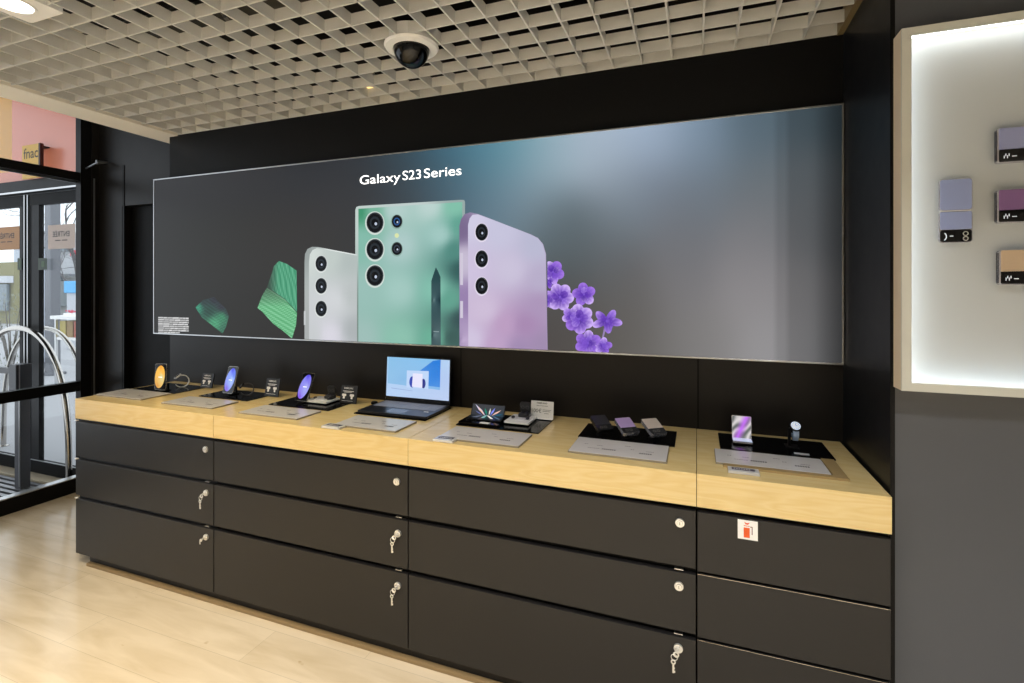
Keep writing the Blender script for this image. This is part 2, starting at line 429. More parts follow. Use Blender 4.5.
for i in range(4):
    x0, x1 = SEAM[i], SEAM[i+1]
    t = thing('drawer_cabinet', ((x0+x1)/2, 2.0, 0), cab_lab[i], 'cabinet', 'drawer cabinets under the counter')
    MB().box(x0 + .002, x1 - .002, YC + .022, YW - .004, DIV[3] + .002, ZB - .002).build('carcass', M_frame if i else M_black, t)
    xl = x0 + (.075 if i == 0 else .0); 
    MB().box(xl, x1 - .0005, YC + .03, YW - .02, 0.0, DIV[3] + .001).build('plinth', mat('plinth_black', (30, 28, 27), .5), t)
    gp = .010 if i < 3 else .0045
    for k in range(3):
        zt_, zb_ = DIV[k] - (gp if k else .016), DIV[k+1] + (gp if k < 2 else 0)
        dr = MB().box(x0 + .0025, x1 - .0025, YC + .002, YC + .021, zb_, zt_).build('drawer', M_black, t, bevel=.0015)
        if i in LOCKS:
            lx, lz, key = LOCKS[i][k]; lock(lx, lz, key, dr, t)
            if k: MB().box(lx - .014, lx + .014, YC + .004, YC + .016, DIV[k] - .004, DIV[k] - .001).build('lock_catch', M_alu, dr)
        if i == 3 and k: MB().box(x0 + .0025, x1 - .003, YC + .001, YC + .004, zt_ - .001, zt_ + .0005).build('edge_profile', M_steel, dr)
        if i == 0: MB().box(x0 - .003, x0 + .012, YC + .0, YC + .012, DIV[k] - .010 + (0 if k else -.004), DIV[k] - .005 + (0 if k else -.004)).build('end_clip', M_white, dr)
    if i == 3:
        s = MB().box(.1235, .1815, YC + .0008, YC + .0018, .7225, .7835).build('safety_sticker', M_paper, t)
        Ms = Matrix(((1, 0, 0, .1235), (0, 0, 1, YC), (0, 1, 0, .7225), (0, 0, 0, 1)))
        e = MB(Ms); zf = .0006
        def flat(mb, pts): mb.bm.faces.new([mb.v((x * .058, y * .061, zf)) for x, y in pts])
        flat(e, [(.30, .10), (.60, .10), (.60, .62), (.30, .62)])
        flat(e, [(.30, .69), (.60, .69), (.60, .73), (.30, .73)])
        flat(e, [(.32, .90), (.40, .78), (.52, .78), (.60, .90), (.46, .86)])
        e.build('extinguisher_symbol', mat('orange_red_ink', (232, 92, 30), .5), s)
        e = MB(Ms); flat(e, [(.62, .70), (.74, .70), (.74, .28), (.70, .28), (.70, .66), (.62, .66)])
        e.build('hose_symbol', mat('rust_ink', (120, 60, 48), .5), s)
    ty = YW - .003
    MB().box(x0 + (.0008 if i else 0), x1 - (.0008 if i < 3 else 0), YC, ty, ZB, ZC).build('worktop', M_top, None, bevel=.0012, loc=((x0+x1)/2, 2.0, ZB))
    o = bpy.data.objects[[q.name for q in COL.objects if q.name.startswith('worktop')][-1]]
    props(o, top_lab[i], 'worktop', 'worktop sections')
g = MB()
for i in (1, 2, 3): g.box(SEAM[i] - .0008, SEAM[i] + .0008, YC + .002, YW - .004, ZB + .001, ZC - .0015)
struct(g.build('trim_7', M_gap))
struct(MB().box(-3.14, .53, YC + .006, YC + .029, 0, .016).build('baseboard_counter', M_skirt, bevel=.002))

# ================================================================ BIG LIT BANNER
BX0, BX1, BZ0, BZ1, YS = -3.395, .5425, 1.221, 2.25, 2.285
ban = thing('light_box_banner', (-1.4, YS, BZ0), 'wide lit phone advertising banner hung on the black wall above the counter', 'banner')
MB().box(BX0 + .008, BX1 - .008, YS + .003, YW - .003, BZ0 + .008, BZ1 - .008).build('box_body', M_frame, ban)
fr = MB(); f_ = .007
fr.box(BX0, BX1, YS - .003, YS + .012, BZ0, BZ0 + f_).box(BX0, BX1, YS - .003, YS + .012, BZ1 - f_, BZ1)
fr.box(BX0, BX0 + f_, YS - .003, YS + .012, BZ0 + f_, BZ1 - f_).box(BX1 - f_, BX1, YS - .003, YS + .012, BZ0 + f_, BZ1 - f_)
fr.build('banner_frame', M_alu, ban, bevel=.001)
def lay(k): return lambda x, y: onY(x, y, YS - .0003 * k)
PM = printmat('lit_fabric_print', .93, spec=.12)
bgs = [(158,182,(50,50,52)),(158,250,(47,47,46)),(158,330,(44,44,43)),(200,178,(49,49,51)),(200,250,(48,48,46)),(200,330,(45,45,43)),(250,172,(48,48,50)),(250,250,(50,49,47)),(250,330,(47,46,44)),(300,165,(47,49,53)),(300,240,(54,52,51)),(300,335,(50,48,48)),
 (350,158,(50,53,58)),(350,200,(56,56,58)),(350,260,(56,56,56)),(400,150,(52,68,78)),(400,195,(60,66,72)),(400,260,(60,66,72)),(440,146,(60,96,114)),(440,190,(72,92,104)),(470,142,(74,118,138)),(475,195,(82,108,124)),(500,140,(84,138,154)),(500,167,(95,135,150)),(500,210,(100,122,136)),
 (523,194,(132,152,166)),(530,136,(122,160,172)),(545,167,(152,172,184)),(540,225,(96,110,118)),(568,226,(92,105,112)),(568,258,(80,88,92)),(560,132,(150,172,186)),(560,300,(80,78,78)),(560,345,(76,72,70)),(591,149,(168,182,196)),(600,126,(166,182,200)),(613,181,(136,149,162)),(613,226,(108,118,126)),(613,271,(94,95,98)),(600,330,(90,87,84)),
 (636,300,(98,96,95)),(636,345,(98,95,92)),(640,122,(160,178,200)),(659,140,(150,166,186)),(659,190,(115,126,139)),(681,226,(108,112,118)),(681,260,(112,112,116)),(681,294,(122,120,122)),(681,345,(118,116,115)),(700,118,(126,146,166)),(704,149,(118,136,153)),(704,190,(106,116,126)),(715,340,(130,128,128)),
 (750,294,(140,137,139)),(750,260,(128,126,129)),(750,226,(116,117,121)),(750,181,(101,109,115)),(750,135,(88,104,116)),(750,110,(84,102,114)),(768,345,(150,148,150)),(790,110,(82,98,108)),(790,181,(104,112,118)),(790,226,(114,116,120)),(790,294,(134,132,134)),(790,350,(140,139,141)),
 (825,110,(76,92,100)),(825,181,(96,104,109)),(825,226,(104,107,110)),(825,294,(120,120,122)),(825,350,(128,128,130)),(845,110,(70,84,92)),(845,226,(96,100,104)),(845,350,(120,121,123))]
def f_bg(x, y):
    sw = 1e-9; c = [0, 0, 0]
    for a, b, col in bgs:
        w = math.exp(-((x - a) ** 2 + ((y - b) * .9) ** 2) / (2 * 24 ** 2)) + 1e-7
        sw += w
        for i in range(3): c[i] += w * col[i]
    k = 1 if x < 774 else .9 if x < 786 else .8 if x < 812 else .8 - .36 * (x - 812) / 31  # pleat shading of the fabric put into the print colour, deepest at right
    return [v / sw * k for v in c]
c1, c2 = BX0 + f_, BX1 - f_
def pxof(P):
    x = P.x * CT + P.y * ST; f = -P.x * ST + P.y * CT
    return (512 + F * x / f, Y0 - F * (P.z - H) / f)
bgp = [pxof(Vector((x, YS, z))) for x, z in ((c1, BZ0 + f_), (c2, BZ0 + f_), (c2, BZ1 - f_), (c1, BZ1 - f_))]
art('background_print', bgp, f_bg, lay(0), PM, ban, 6)

def pxbot(x): # bottom edge of the print, in picture coordinates
    (xa_, ya_), (xb_, yb_) = bgp[0], bgp[1]
    return ya_ + (yb_ - ya_) * (x - xa_) / (xb_ - xa_)
# title
me_, (a0_, a1_, c0_, capH) = textmesh('H'); bpy.data.meshes.remove(me_)
for word, xa_, xb_, yb_ in (('Galaxy', 359.8, 400.4, 182.8), ('S23', 402.6, 421.0, 179.3), ('Series', 424.0, 461.4, 176.4)):
    me, (a, b, c, d) = textmesh(word, .004)
    e0 = onY(xa_, yb_, YS - .0009); e1 = onY(xb_, yb_, YS - .0009)
    ym = onY((xa_ + xb_) / 2, yb_, YS - .0009).z
    sx = (e1.x - e0.x) / (b - a); sz = .0475 / capH
    q = MB(); idx = [q.bm.verts.new((e0.x + (v.co.x - a) * sx, YS - .0009, ym + v.co.y * sz)) for v in me.vertices]
    for p in me.polygons: q.bm.faces.new([idx[i] for i in p.vertices])
    bpy.data.meshes.remove(me)
    q.build('title_word', mat('white_lit_print', (255, 255, 255), .4, emit=(255, 255, 255), es=1.3), ban)
# leaves
def leafcol(base, hi, ang, per, dark):
    def f(x, y):
        u = x * math.cos(ang) + y * math.sin(ang); s = .5 + .5 * math.sin(u * 2 * math.pi / per + math.sin((x - y) * .25))
        fade = max(0, min(1, dark(x, y)))
        bg = f_bg(x, y)
        return [((b * (1 - s) + h * s) * fade + g_ * (1 - fade)) for b, h, g_ in zip(base, hi, bg)]
    return f
P1 = [(296.5,270.5),(296.5,296),(296.0,318),(292,338.5),(283,331),(273,323.5),(262,311.5),(257.5,308),(262,296),(267,287.5),(272,277),(274,267),(281,262.5),(289,264.5)]
a_ = art('leaf', [(296.5,270.5),(297,312),(285,299),(267,287),(271,276),(274,266),(279,261),(287,264)], leafcol((52,134,98), (104,180,144), math.radians(8), 2.3, lambda x, y: (x - 266) / 14 + .1), lay(1), PM, ban, 1.5)
b_ = art('leaf', [(297,313),(296,325),(292,338.5),(283,331),(273,323.5),(262,311.5),(257.5,308),(262,296),(267,287.5),(285,299.5)], leafcol((74,156,100), (140,210,164), math.radians(70), 2.2, lambda x, y: .5 + (y - 290) / 34), lay(1), PM, ban, 1.5)
join_art([a_, b_], 'leaf')
art('leaf', [(195.5,307.5),(203,300),(214,297),(226,309),(229,316),(226,327),(222.5,333.5),(213,326),(202,317.5)], lambda x, y: [v * (1 + .16 * math.sin((x * .5 + y) * 2.4)) for v in idw([(197,307,(62,146,116)),(204,302,(50,64,64)),(214,299,(50,52,60)),(209,311,(46,74,66)),(222,317,(66,134,100)),(215,323,(78,152,114)),(228,312,(52,66,66)),(225,329,(62,110,90)),(222,307,(52,54,62))],3)(x, y)], lay(1), PM, ban, 1.5)

def lens(x, y, rx, ry, tint=(40, 46, 52), ringc=(215, 220, 218), parent=None):
    out = [art('lens', ell(x, y + .3, rx * 1.16, ry * 1.16), ringc, lay(6), PM, parent),
           art('lens', ell(x + .2, y - .2, rx * 1.02, ry * 1.02), (60, 66, 70), lay(7), PM, parent),
           art('lens', ell(x, y, rx * .92, ry * .92), (16, 18, 22), lay(8), PM, parent),
           art('lens', ell(x, y, rx * .62, ry * .62), tint, lay(9), PM, parent),
           art('lens', ell(x, y, rx * .4, ry * .4), (14, 15, 18), lay(10), PM, parent),
           art('lens', ell(x + rx * .12, y + ry * .1, rx * .16, ry * .16, 10), (190, 200, 220), lay(11), PM, parent)]
    return join_art(out, 'camera_lens')
def printed_phone(outer, face, bodycol, edgecol, lenses, lensr, extra=None):
    ob = art('printed_phone', outer, edgecol, lay(2), PM, ban, 6)
    art('phone_back', face, bodycol, lay(4), PM, ob, 5)
    for (x, y) in lenses: lens(x, y, *lensr, parent=ob)
    return ob
# white phone
bt = lambda x: pxbot(x) - .2
outer = [(304.5, bt(304.5)), (304.5, 262), (305, 254), (307.5, 249), (312, 246.8), (318, 247), (357, 254.5), (357, bt(357))]
face = [(309, bt(309)), (309, 262), (309.8, 254.5), (312.5, 250), (317, 248), (357, 255.6), (357, bt(357))]
ph = printed_phone(outer, face, idw([(312, 255, (206, 214, 210)), (330, 256, (190, 200, 196)), (350, 262, (176, 186, 184)), (312, 335, (196, 200, 202)), (335, 300, (206, 209, 212)), (330, 335, (214, 212, 222)), (354, 330, (170, 176, 178)), (352, 295, (184, 190, 190))]),
   idw([(305, 250, (150, 158, 156)), (305, 335, (168, 172, 172)), (340, 250, (222, 228, 226))]), [(321, 263.8), (321, 286), (321, 308.8)], (5.6, 7.7))
art('side_button', [(303.9, 311), (303.9, 325), (305.6, 325), (305.6, 311)], (196, 200, 202), lay(6), PM, ph)
# green phone
outer = [(355.3, bt(355.3)), (355.3, 210), (356.3, 207), (359, 206), (461, 199.8), (464.3, 200), (465, 202), (465, bt(465))]
face = [(358.4, bt(358.4)), (358.4, 208.8), (462.3, 202), (462.3, bt(462.3))]
ob = art('printed_phone', outer, idw([(356, 210, (190, 205, 200)), (356, 340, (120, 140, 132)), (410, 203, (190, 204, 202)), (464, 203, (150, 168, 166)), (464, 340, (60, 90, 88))]), lay(2), PM, ban, 6)
art('phone_back', face, idw([(361, 212, (66, 146, 110)), (372, 212, (120, 178, 154)), (395, 210, (178, 204, 200)), (430, 206, (184, 208, 204)), (455, 206, (128, 190, 168)), (460, 225, (96, 160, 144)), (361, 240, (130, 184, 168)), (400, 245, (172, 200, 198)), (440, 235, (160, 198, 192)), (455, 250, (80, 136, 126)), (461, 270, (52, 92, 90)),
   (361, 290, (150, 188, 180)), (400, 290, (160, 198, 190)), (435, 290, (130, 190, 172)), (450, 300, (98, 160, 142)), (461, 320, (56, 82, 84)), (452, 338, (62, 92, 88)), (361, 338, (156, 188, 182)), (400, 338, (138, 190, 172)), (435, 338, (108, 176, 152))], 3), lay(3), PM, ob, 4)
for (x, y) in ((374.8, 222.8), (374.8, 249.5), (374.8, 275.8)): lens(x, y, 8.4, 10.2, ringc=(206, 218, 212), parent=ob)
for (x, y, c) in ((396.8, 221.5, (44, 84, 138)), (396.8, 248.8, (56, 62, 74))): lens(x, y, 5.2, 6.4, tint=c, ringc=(140, 170, 160), parent=ob)
art('flash', ell(396.8, 235.5, 2.2, 2.4, 12), (216, 226, 170), lay(8), PM, ob)
# stylus
st_ = art('printed_stylus', [(431.3, pxbot(431) - .2), (431.3, 281), (433, 275.5), (435.8, 267.3), (438, 271), (440.5, 277), (440.8, pxbot(440) - .2)], idw([(432, 300, (34, 62, 66)), (434, 300, (110, 138, 140)), (436.3, 300, (44, 70, 78)), (440, 300, (28, 52, 60)), (436, 272, (40, 70, 74)), (432, 335, (30, 52, 56)), (434.3, 335, (100, 124, 128))], 3), lay(9), PM, ban, 1.3)
art('button_ring', [(433.5, 331), (439, 331.3), (439, 332.2), (433.5, 331.8)], (140, 160, 164), lay(10), PM, st_)
# lilac phone
outer = [(459.5, bt(459.5)), (459.3, 226), (461, 219), (464.5, 214.2), (470, 212.3), (478, 214), (531, 234.5), (538, 238), (543, 244), (546, 254), (547.6, bt(547.6))]
face = [(468.3, bt(468.3)), (468, 225), (469.6, 218.5), (472.5, 214.8), (478, 214.4), (531, 235), (537.6, 238.6), (542.4, 244.4), (545.3, 254.4), (547, bt(547))]
ob = art('printed_phone', outer, idw([(460, 230, (120, 104, 140)), (463, 260, (196, 186, 208)), (466.5, 300, (150, 128, 172)), (460, 340, (150, 130, 170)), (464, 340, (190, 170, 205)), (500, 220, (200, 196, 220))]), lay(5), PM, ban, 4)
art('phone_back', face, idw([(472, 220, (206, 202, 226)), (500, 232, (196, 194, 218)), (535, 245, (184, 184, 208)), (472, 270, (204, 192, 220)), (510, 270, (200, 192, 216)), (542, 280, (182, 172, 200)), (472, 340, (206, 194, 220)), (495, 345, (188, 160, 196)), (505, 325, (186, 156, 192)), (525, 325, (166, 136, 176)), (542, 345, (158, 138, 172)), (540, 305, (170, 148, 184)), (520, 348, (160, 138, 176)), (485, 310, (204, 188, 214))], 3), lay(6), PM, ob, 5)
for (x, y) in ((481.6, 232.3), (481.6, 259), (481.6, 286)):
    l_ = lens(x, y, 6.2, 8.4, ringc=(222, 214, 232), parent=ob)
    for v in l_.data.vertices: v.co.y -= .0006
for (y0_, y1_) in ((253, 285), (301, 318)): art('side_button', [(460.2, y0_), (460.2, y1_), (463, y1_), (463, y0_)], (206, 198, 216), lay(7), PM, ob)
# flowers
random.seed(9)
def flower(cx, cy, r, n, sq=1.0, rot0=0, cut=None):
    out = []
    for ring_, (rr, cnt) in enumerate(((1.0, n), (.62, n - 1))):
        for k in range(cnt):
            a = rot0 + 2 * math.pi * (k + .5 * ring_) / cnt
            px_, py_ = cx + math.cos(a) * r * .55 * rr, cy + math.sin(a) * r * .55 * rr * sq
            c0 = random.choice([(88, 48, 170), (106, 66, 190), (78, 42, 156)]); c1_ = random.choice([(208, 180, 246), (188, 154, 238), (162, 120, 224)])
            def cf(x, y, cx=cx, cy=cy, r=r, c0=c0, c1_=c1_):
                q = min(1, math.hypot(x - cx, y - cy) / r) ** 1.7; q = min(1, q + .25 * max(0, math.sin(5 * math.atan2(y - cy, x - cx) * 3))); return [u * (1 - q) + v * q for u, v in zip(c0, c1_)]
            pts = ell(px_, py_, r * .50 * rr, r * .44 * rr * max(sq, .6), 16, a)
            pts = [(x, min(y, pxbot(x) - .3)) for x, y in pts]
            if cut: pts = [(max(x, cut), y) for x, y in pts]
            out.append(art('petal', pts, cf, lay(2 + .12 * k + ring_ * 1.3), PM, ban, 1.5))
    out.append(art('petal', ell(cx, min(cy, pxbot(cx) - 2), r * .10, r * .10, 8), (120, 84, 200), lay(4.6), PM, ban))
    return join_art(out, 'printed_flower')
for a in ((553, 272, 11, 5, 1.1, .3, 547.4), (549, 282, 8, 5, .6, .2, 547.4), (548, 300, 9, 5, 1, .9, 547.4), (571, 316, 9, 5, 1, .2, None), (560, 297, 13.5, 6, 1, .1, 547.4), (584, 294.5, 11.5, 5, 1, .8, None), (579, 319, 14.5, 6, 1, .4, None), (607, 321, 15, 5, .62, .2, None), (588, 343, 13, 6, .9, .6, None), (603, 346, 9, 5, .9, 1.1, None)): flower(*a)
art('flower_stem', [(604, 328), (606, 328.5), (603.5, 338), (602, 337.5)], (150, 130, 180), lay(2), PM, ban)
# small print, lower left
rows = []
y = 316.9
for k in range(8):
    x = 158.2; xe = 189 if k < 7 else 180
    while x < xe - 1:
        w_ = min(random.uniform(2.5, 7), xe - x)
        yy = y + (x - 158) * .028
        rows.append(art('line', [(x, yy + 1.45), (x + w_ - .25, yy + 1.48), (x + w_ - .25, yy), (x, yy)], (random.randint(175, 215),) * 3, lay(2), PM, ban)); x += w_
    y += 2.08
join_art(rows, 'legal_small_print')

# ================================================================ WHITE LIGHT BOX ON THE PILLAR
XA, XB, YF, Z0b, Z1b = .553, 1.80, 1.732, 1.2275, 2.268
wb = thing('display_light_box', (1.1, YF, Z0b), 'white lit display box with a beige frame mounted on the dark pillar', 'display box')
M_bf = mat('beige_frame_lacquer', (224, 206, 178), .5); M_rim = mat('cream_frame_front', (204, 204, 194), .45)
fr = MB(); rim = .0235
fr.box(XA, XA + .006, YF + .006, YP, Z0b, Z1b).box(XB - .006, XB, YF + .006, YP, Z0b, Z1b).box(XA + .006, XB - .006, YF + .006, YP, Z0b, Z0b + .006).box(XA + .006, XB - .006, YF + .006, YP, Z1b - .006, Z1b)
fr.build('frame_sides', M_bf, wb)
fr = MB(); fr.box(XA, XA + rim, YF, YF + .006, Z0b, Z1b).box(XB - rim, XB, YF, YF + .006, Z0b, Z1b).box(XA + rim, XB - rim, YF, YF + .006, Z0b, Z0b + rim).box(XA + rim, XB - rim, YF, YF + .006, Z1b - rim, Z1b)
fr.build('frame_front', M_rim, wb)
YI = YP - .012
MB().box(XA + .006, XB - .006, YI, YP - .001, Z0b + .006, Z1b - .006).build('back_panel', mat('white_panel', (182, 186, 186), .5), wb)
led = MB(); e_ = .010
led.box(XA + .010, XA + .014, YF + .012, YI - .014, Z0b + .02, Z1b - .02)
led.box(XA + .03, XB - .03, YF + .012, YI - .014, Z0b + .010, Z0b + .014).box(XA + .03, XB - .03, YF + .012, YI - .014, Z1b - .014, Z1b - .010)
led.build('led_strip', mat('led_glow', (255, 255, 255), .5, emit=(240, 248, 255), es=4.5), wb)

def lf(o, u, v):
    """matrix: local x = u, y = v, z = u x v at o"""
    u = u.normalized(); v = (v - u * v.dot(u)).normalized(); n = u.cross(v)
    return Matrix(((u.x, v.x, n.x, o.x), (u.y, v.y, n.y, o.y), (u.z, v.z, n.z, o.z), (0, 0, 0, 1)))
def closed_flip(x0, z0, w, h, col, label, bandc=(14, 14, 16)):
    t = thing('flip_phone', (x0 + w/2, YI, z0), label, 'phone', 'flip phones shown on the white light box')
    M = lf(Vector((x0, YI - .0, z0)), Vector((1, 0, 0)), Vector((0, 0, 1)))
    body = mat('phone_metal_edge', (206, 206, 216), .25, metal=.8)
    MB(M).rslab(w, h, .012, .0185, .006).build('rear_half', body, t, smooth=True)
    MB(M).rslab(w, h, .0200, .0265, .006).build('front_half', body, t, smooth=True)
    MB(M).box(.0, .006, .006, h - .006, .013, .0255).build('hinge', body, t)
    c = MB(M).rslab(w - .006, h * .62, .0265, .0272, .003, x0=.004, y0=h * .375).build('cover', mat('cover_' + label[:8], col, .25, spec=.5), t)
    s = MB(M).rslab(w - .006, h * .36, .0265, .0272, .004, x0=.004, y0=.003).build('cover_screen', mat('black_gloss', bandc, .08), t)
    q = MB(M)
    for k in range(4): q.box(.014 + k * .0035, .016 + k * .0035, .012 + (k % 2) * .006, .020 + (k % 2) * .005, .0272, .0275)
    q.box(.032, .042, .016, .018, .0272, .0275)
    q.build('clock_digits', mat('screen_white', (210, 214, 220), .4, emit=(190, 196, 206), es=.5), s)
    MB(M).box(w * .3, w * .7, h * .3, h * .7, 0, .012).build('holder', mat('clear_holder', (190, 192, 188), .3), t)
    return t
closed_flip(.781, 1.868, .088, .096, (150, 156, 196), 'blue closed flip phone highest on the white light box')
closed_flip(.781, 1.702, .088, .092, (132, 98, 146), 'purple closed flip phone between the blue and the gold ones on the light box')
closed_flip(.785, 1.531, .088, .096, (196, 172, 144), 'gold closed flip phone lowest on the white light box')
t = thing('flip_phone', (.688, YI, 1.65), 'opened blue flip phone standing alone left of the closed ones on the light box', 'phone', 'flip phones shown on the white light box')
M = lf(Vector((.655, YI, 1.652)), Vector((1, 0, 0)), Vector((0, 0, 1)))
MB(M).rslab(.076, .090, .010, .0165, .008).build('lower_half', mat('phone_metal_edge', (0, 0, 0)), t, smooth=True)
MB(M).rslab(.076, .090, .010, .0165, .008, y0=.092).build('upper_half', mat('phone_metal_edge', (0, 0, 0)), t, smooth=True)
MB(M).box(.004, .072, .0895, .0925, .009, .0158).build('hinge', M_chrome, t)
blue = mat('blue_phone_cover', (146, 158, 200), .25)
MB(M).rslab(.072, .087, .0165, .0172, .007, x0=.002, y0=.0935).build('upper_cover', blue, t)
MB(M).rslab(.072, .050, .0165, .0172, .003, x0=.002, y0=.038).build('lower_cover', blue, t)
s = MB(M).rslab(.072, .035, .0165, .0172, .007, x0=.002, y0=.002).build('cover_screen', mat('black_gloss', (0, 0, 0)), t)
q = MB(M)
for y_ in (.011, .025): q.ring(ell(.060, y_, .0065, .0065, 18), ell(.060, y_, .0045, .0045, 18), .0172, .0185)
q.build('lens_rings', M_chrome, s)
q = MB(M); q.tube([(.010 + .006 * math.cos(a), .018 + .010 * math.sin(a), .0176) for a in (math.radians(z) for z in range(-80, 90, 17))], .0012, 6); q.box(.024, .032, .018, .020, .0172, .0176)
q.build('clock_digits', mat('screen_white', (0, 0, 0)), s)
MB(M).box(.022, .054, .06, .12, 0, .010).build('holder', mat('clear_holder', (0, 0, 0)), t)

# ================================================================ THINGS ON THE COUNTER
def slabthing(name, x0, x1, y0, y1, z0, z1, m, label, cat, group, r=.003, shear=0):
    c = ((x0+x1)/2, (y0+y1)/2, z0)
    return props(MB().prism(rrect(x0, y0, x1, y1, r, 3), z0, z1).build(name, m, loc=c), label, cat, group)
T = ZC + .0004
MT = T + .004   # top of the mats
mats_ = [(-3.19, -2.825, 2.020, 2.232, 'the amber-screen phone near the entrance'), (-2.635, -2.27, 2.020, 2.212, 'the blue-screen phone and black watch'), (-2.10, -1.712, 2.0, 2.19, 'the violet-screen phone and white earbud tray'),
         (-1.563, -1.165, 2.002, 2.262, 'the laptop'), (-1.005, -.62, 1.99, 2.225, 'the folding phone and the 100 price card'), (-.455, -.078, 2.003, 2.215, 'the three small flip phones'), (.084, .461, 2.043, 2.257, 'the bent flip phone and the round watch')]
for x0, x1, y0, y1, w_ in mats_: slabthing('display_mat', x0, x1, y0, y1, T, T + .004, M_matblk, 'glossy black display mat under ' + w_, 'display mat', 'black display mats on the counter')
MATT = T + .0044
plates = [(-3.21, -2.83, 1.836, 2.005, 'at the entrance end of the counter'), (-2.655, -2.288, 1.825, 1.985, 'before the blue-screen phone'), (-2.092, -1.73, 1.81, 1.972, 'before the violet-screen phone'), (-1.51, -1.188, 1.794, 1.965, 'before the laptop, mirroring its screen'),
          (-.985, -.635, 1.785, 1.955, 'before the folding phone'), (-.448, -.097, 1.803, 1.988, 'before the three small flip phones'), (.062, .41, 1.864, 2.02, 'before the bent flip phone')]
PLT = {}
for i, (x0, x1, y0, y1, w_) in enumerate(plates):
    c = ((x0+x1)/2, (y0+y1)/2, T)
    t = thing('price_plate', c, 'pale grey printed price plate ' + w_, 'price plate', 'price plates on the counter')
    MB().prism(rrect(x0, y0, x1, y1, .002, 2), T, T + .006).build('acrylic_base', mat('smoked_clear_base', (150, 140, 120), .12), t)
    MB().prism(rrect(x0 + .002, y0 + .003, x1 - .002, y1 - .001, .002, 2), T + .006, T + .0075).build('printed_sheet', M_plate, t)
    q = MB(Matrix.Translation((0, 0, T + .0078))); random.seed(20 + i)
    W, D = x1 - x0, y1 - y0
    for (u, v, lw, dk) in ((.18, .32, .10, 0), (.33, .30, .12, 1), (.72, .28, .10, 1), (.12, .55, .03, 0), (.26, .52, .04, 0), (.55, .66, .05, 0), (.62, .48, .03, 0), (.78, .45, .06, 0)):
        xx = x0 + u * W; n = int(lw / .02) + 1
        for k in range(n):
            h_ = .013 if dk else .0045
            q.box(xx + k * .0075, xx + k * .0075 + .0052, y0 + v * D, y0 + v * D + h_, 0, .0002)
    q.build('price_print', M_ink, t)
# clear plate under the last price plate
props(MB().prism(rrect(.085, 1.838, .452, 1.862, .001, 2), T, T + .007).prism(rrect(.412, 1.863, .452, 2.035, .001, 2), T, T + .007).build('acrylic_plate', mat('amber_clear_plate', (176, 150, 104), .08), loc=(.27, 1.9, T)), 'clear acrylic plate edging the price plate by the dark pillar', 'plate')
def tagthing(x0, y0, w, d, label, dark):
    t = thing('price_tag', (x0 + w/2, y0 + d/2, T), label, 'price tag', 'small price tags at the counter edge')
    MB().box(x0, x0 + w, y0, y0 + d, T, T + .009).build('tag_block', mat('clear_tag', (214, 212, 208), .1), t, bevel=.001)
    q = MB().box(x0 + .012, x0 + w - .012, y0 + d * .35, y0 + d * .8, T + .009, T + .0098).build('tag_label', mat('tag_dark', (70, 62, 74), .3), t)
    m2 = MB(Matrix.Translation((x0 + .018, y0 + d * .5, T + .0099)))
    for k in range(7): m2.box(k * .0075, k * .0075 + .004, 0, .006, 0, .0003)
    m2.build('tag_text', M_paper, q)
tagthing(-1.537, 1.750, .094, .052, 'small clear price tag beside the laptop price plate', 1)
tagthing(-.985, 1.750, .088, .058, 'small clear price tag at the left of the folding phone price plate', 1)
tagthing(.098, 1.786, .094, .044, 'small clear price tag before the bent flip phone', 1)

SP = printmat('phone_screen', .95, rough=.12, spec=.5)
def quadmap(M, w, h, z):
    return lambda x, y: M @ Vector((x * w, y * h, z))
def phone_on_stand(BL, TL, label, cols, yaw=0, W=.077, L=.152, text=True, rslot='violet'):
    B = onZ(BL[0], BL[1], MATT + .012)
    d = ray(*TL); oc = EYE - B; a = d.dot(d); b = 2 * d.dot(oc); c = oc.dot(oc) - L * L; disc = b*b - 4*a*c
    t1 = (-b + math.sqrt(disc)) / (2*a) if disc > 0 else -b / (2*a)
    Tp = EYE + d * t1
    u = Vector((math.cos(yaw), math.sin(yaw), 0)); v = (Tp - B); v = Vector((v.x * .35, v.y, v.z))
    M = lf(B, u, v)
    t = thing('smartphone', (B.x + W/2, B.y, MATT), label, 'phone', 'smartphones standing on the counter')
    MB(M).rslab(W, L, -.0075, 0, .008).build('body', mat('phone_frame_silver', (176, 170, 160), .25, metal=.8), t, smooth=True)
    s = MB(M).rslab(W - .003, L - .003, 0, .0006, .007, x0=.0015, y0=.0015).build('screen_glass', mat('black_gloss', (0, 0, 0)), t)
    f = idw([(a_, b_, c_) for a_, b_, c_ in cols], 3)
    pts = ell(.46, .5, .43, .43, 36, 0)
    # an egg of colour leaning to the upper right
    pts = [(.5 + (x - .5) * 1.0 + (y - .5) * .16, y) for x, y in pts]
    art('wallpaper', pts, lambda x, y: f(x * 10, y * 10), quadmap(M, W, L, .0009), SP, s, .08)
    q = MB(M); q.box(W * .34, W * .66, L * .48, L * .50, .0012, .0014); q.build('clock_text', mat('screen_white_lit', (255, 255, 255), .4, emit=(235, 240, 255), es=.9), s)
    foot = lf(B, u, Vector((-u.y, u.x, 0)))
    MB(foot).box(W * .25, W * .75, -.006, .06, -.012, -.0075).box(W * .4, W * .6, .05, .058, -.010, .03).build('stand', M_frame, t)
    sb = MB(M).box(W * .38, W * .62, .01, .07, -.016, -.0078).build('holder', M_frame, t)
    return t
viol = [(5, 9, (84, 70, 225)), (3, 7, (140, 140, 235)), (6, 5, (176, 184, 240)), (4, 3, (150, 150, 235)), (3, 1.5, (130, 84, 220)), (7, 7, (130, 120, 232)), (5, 4, (165, 170, 240))]
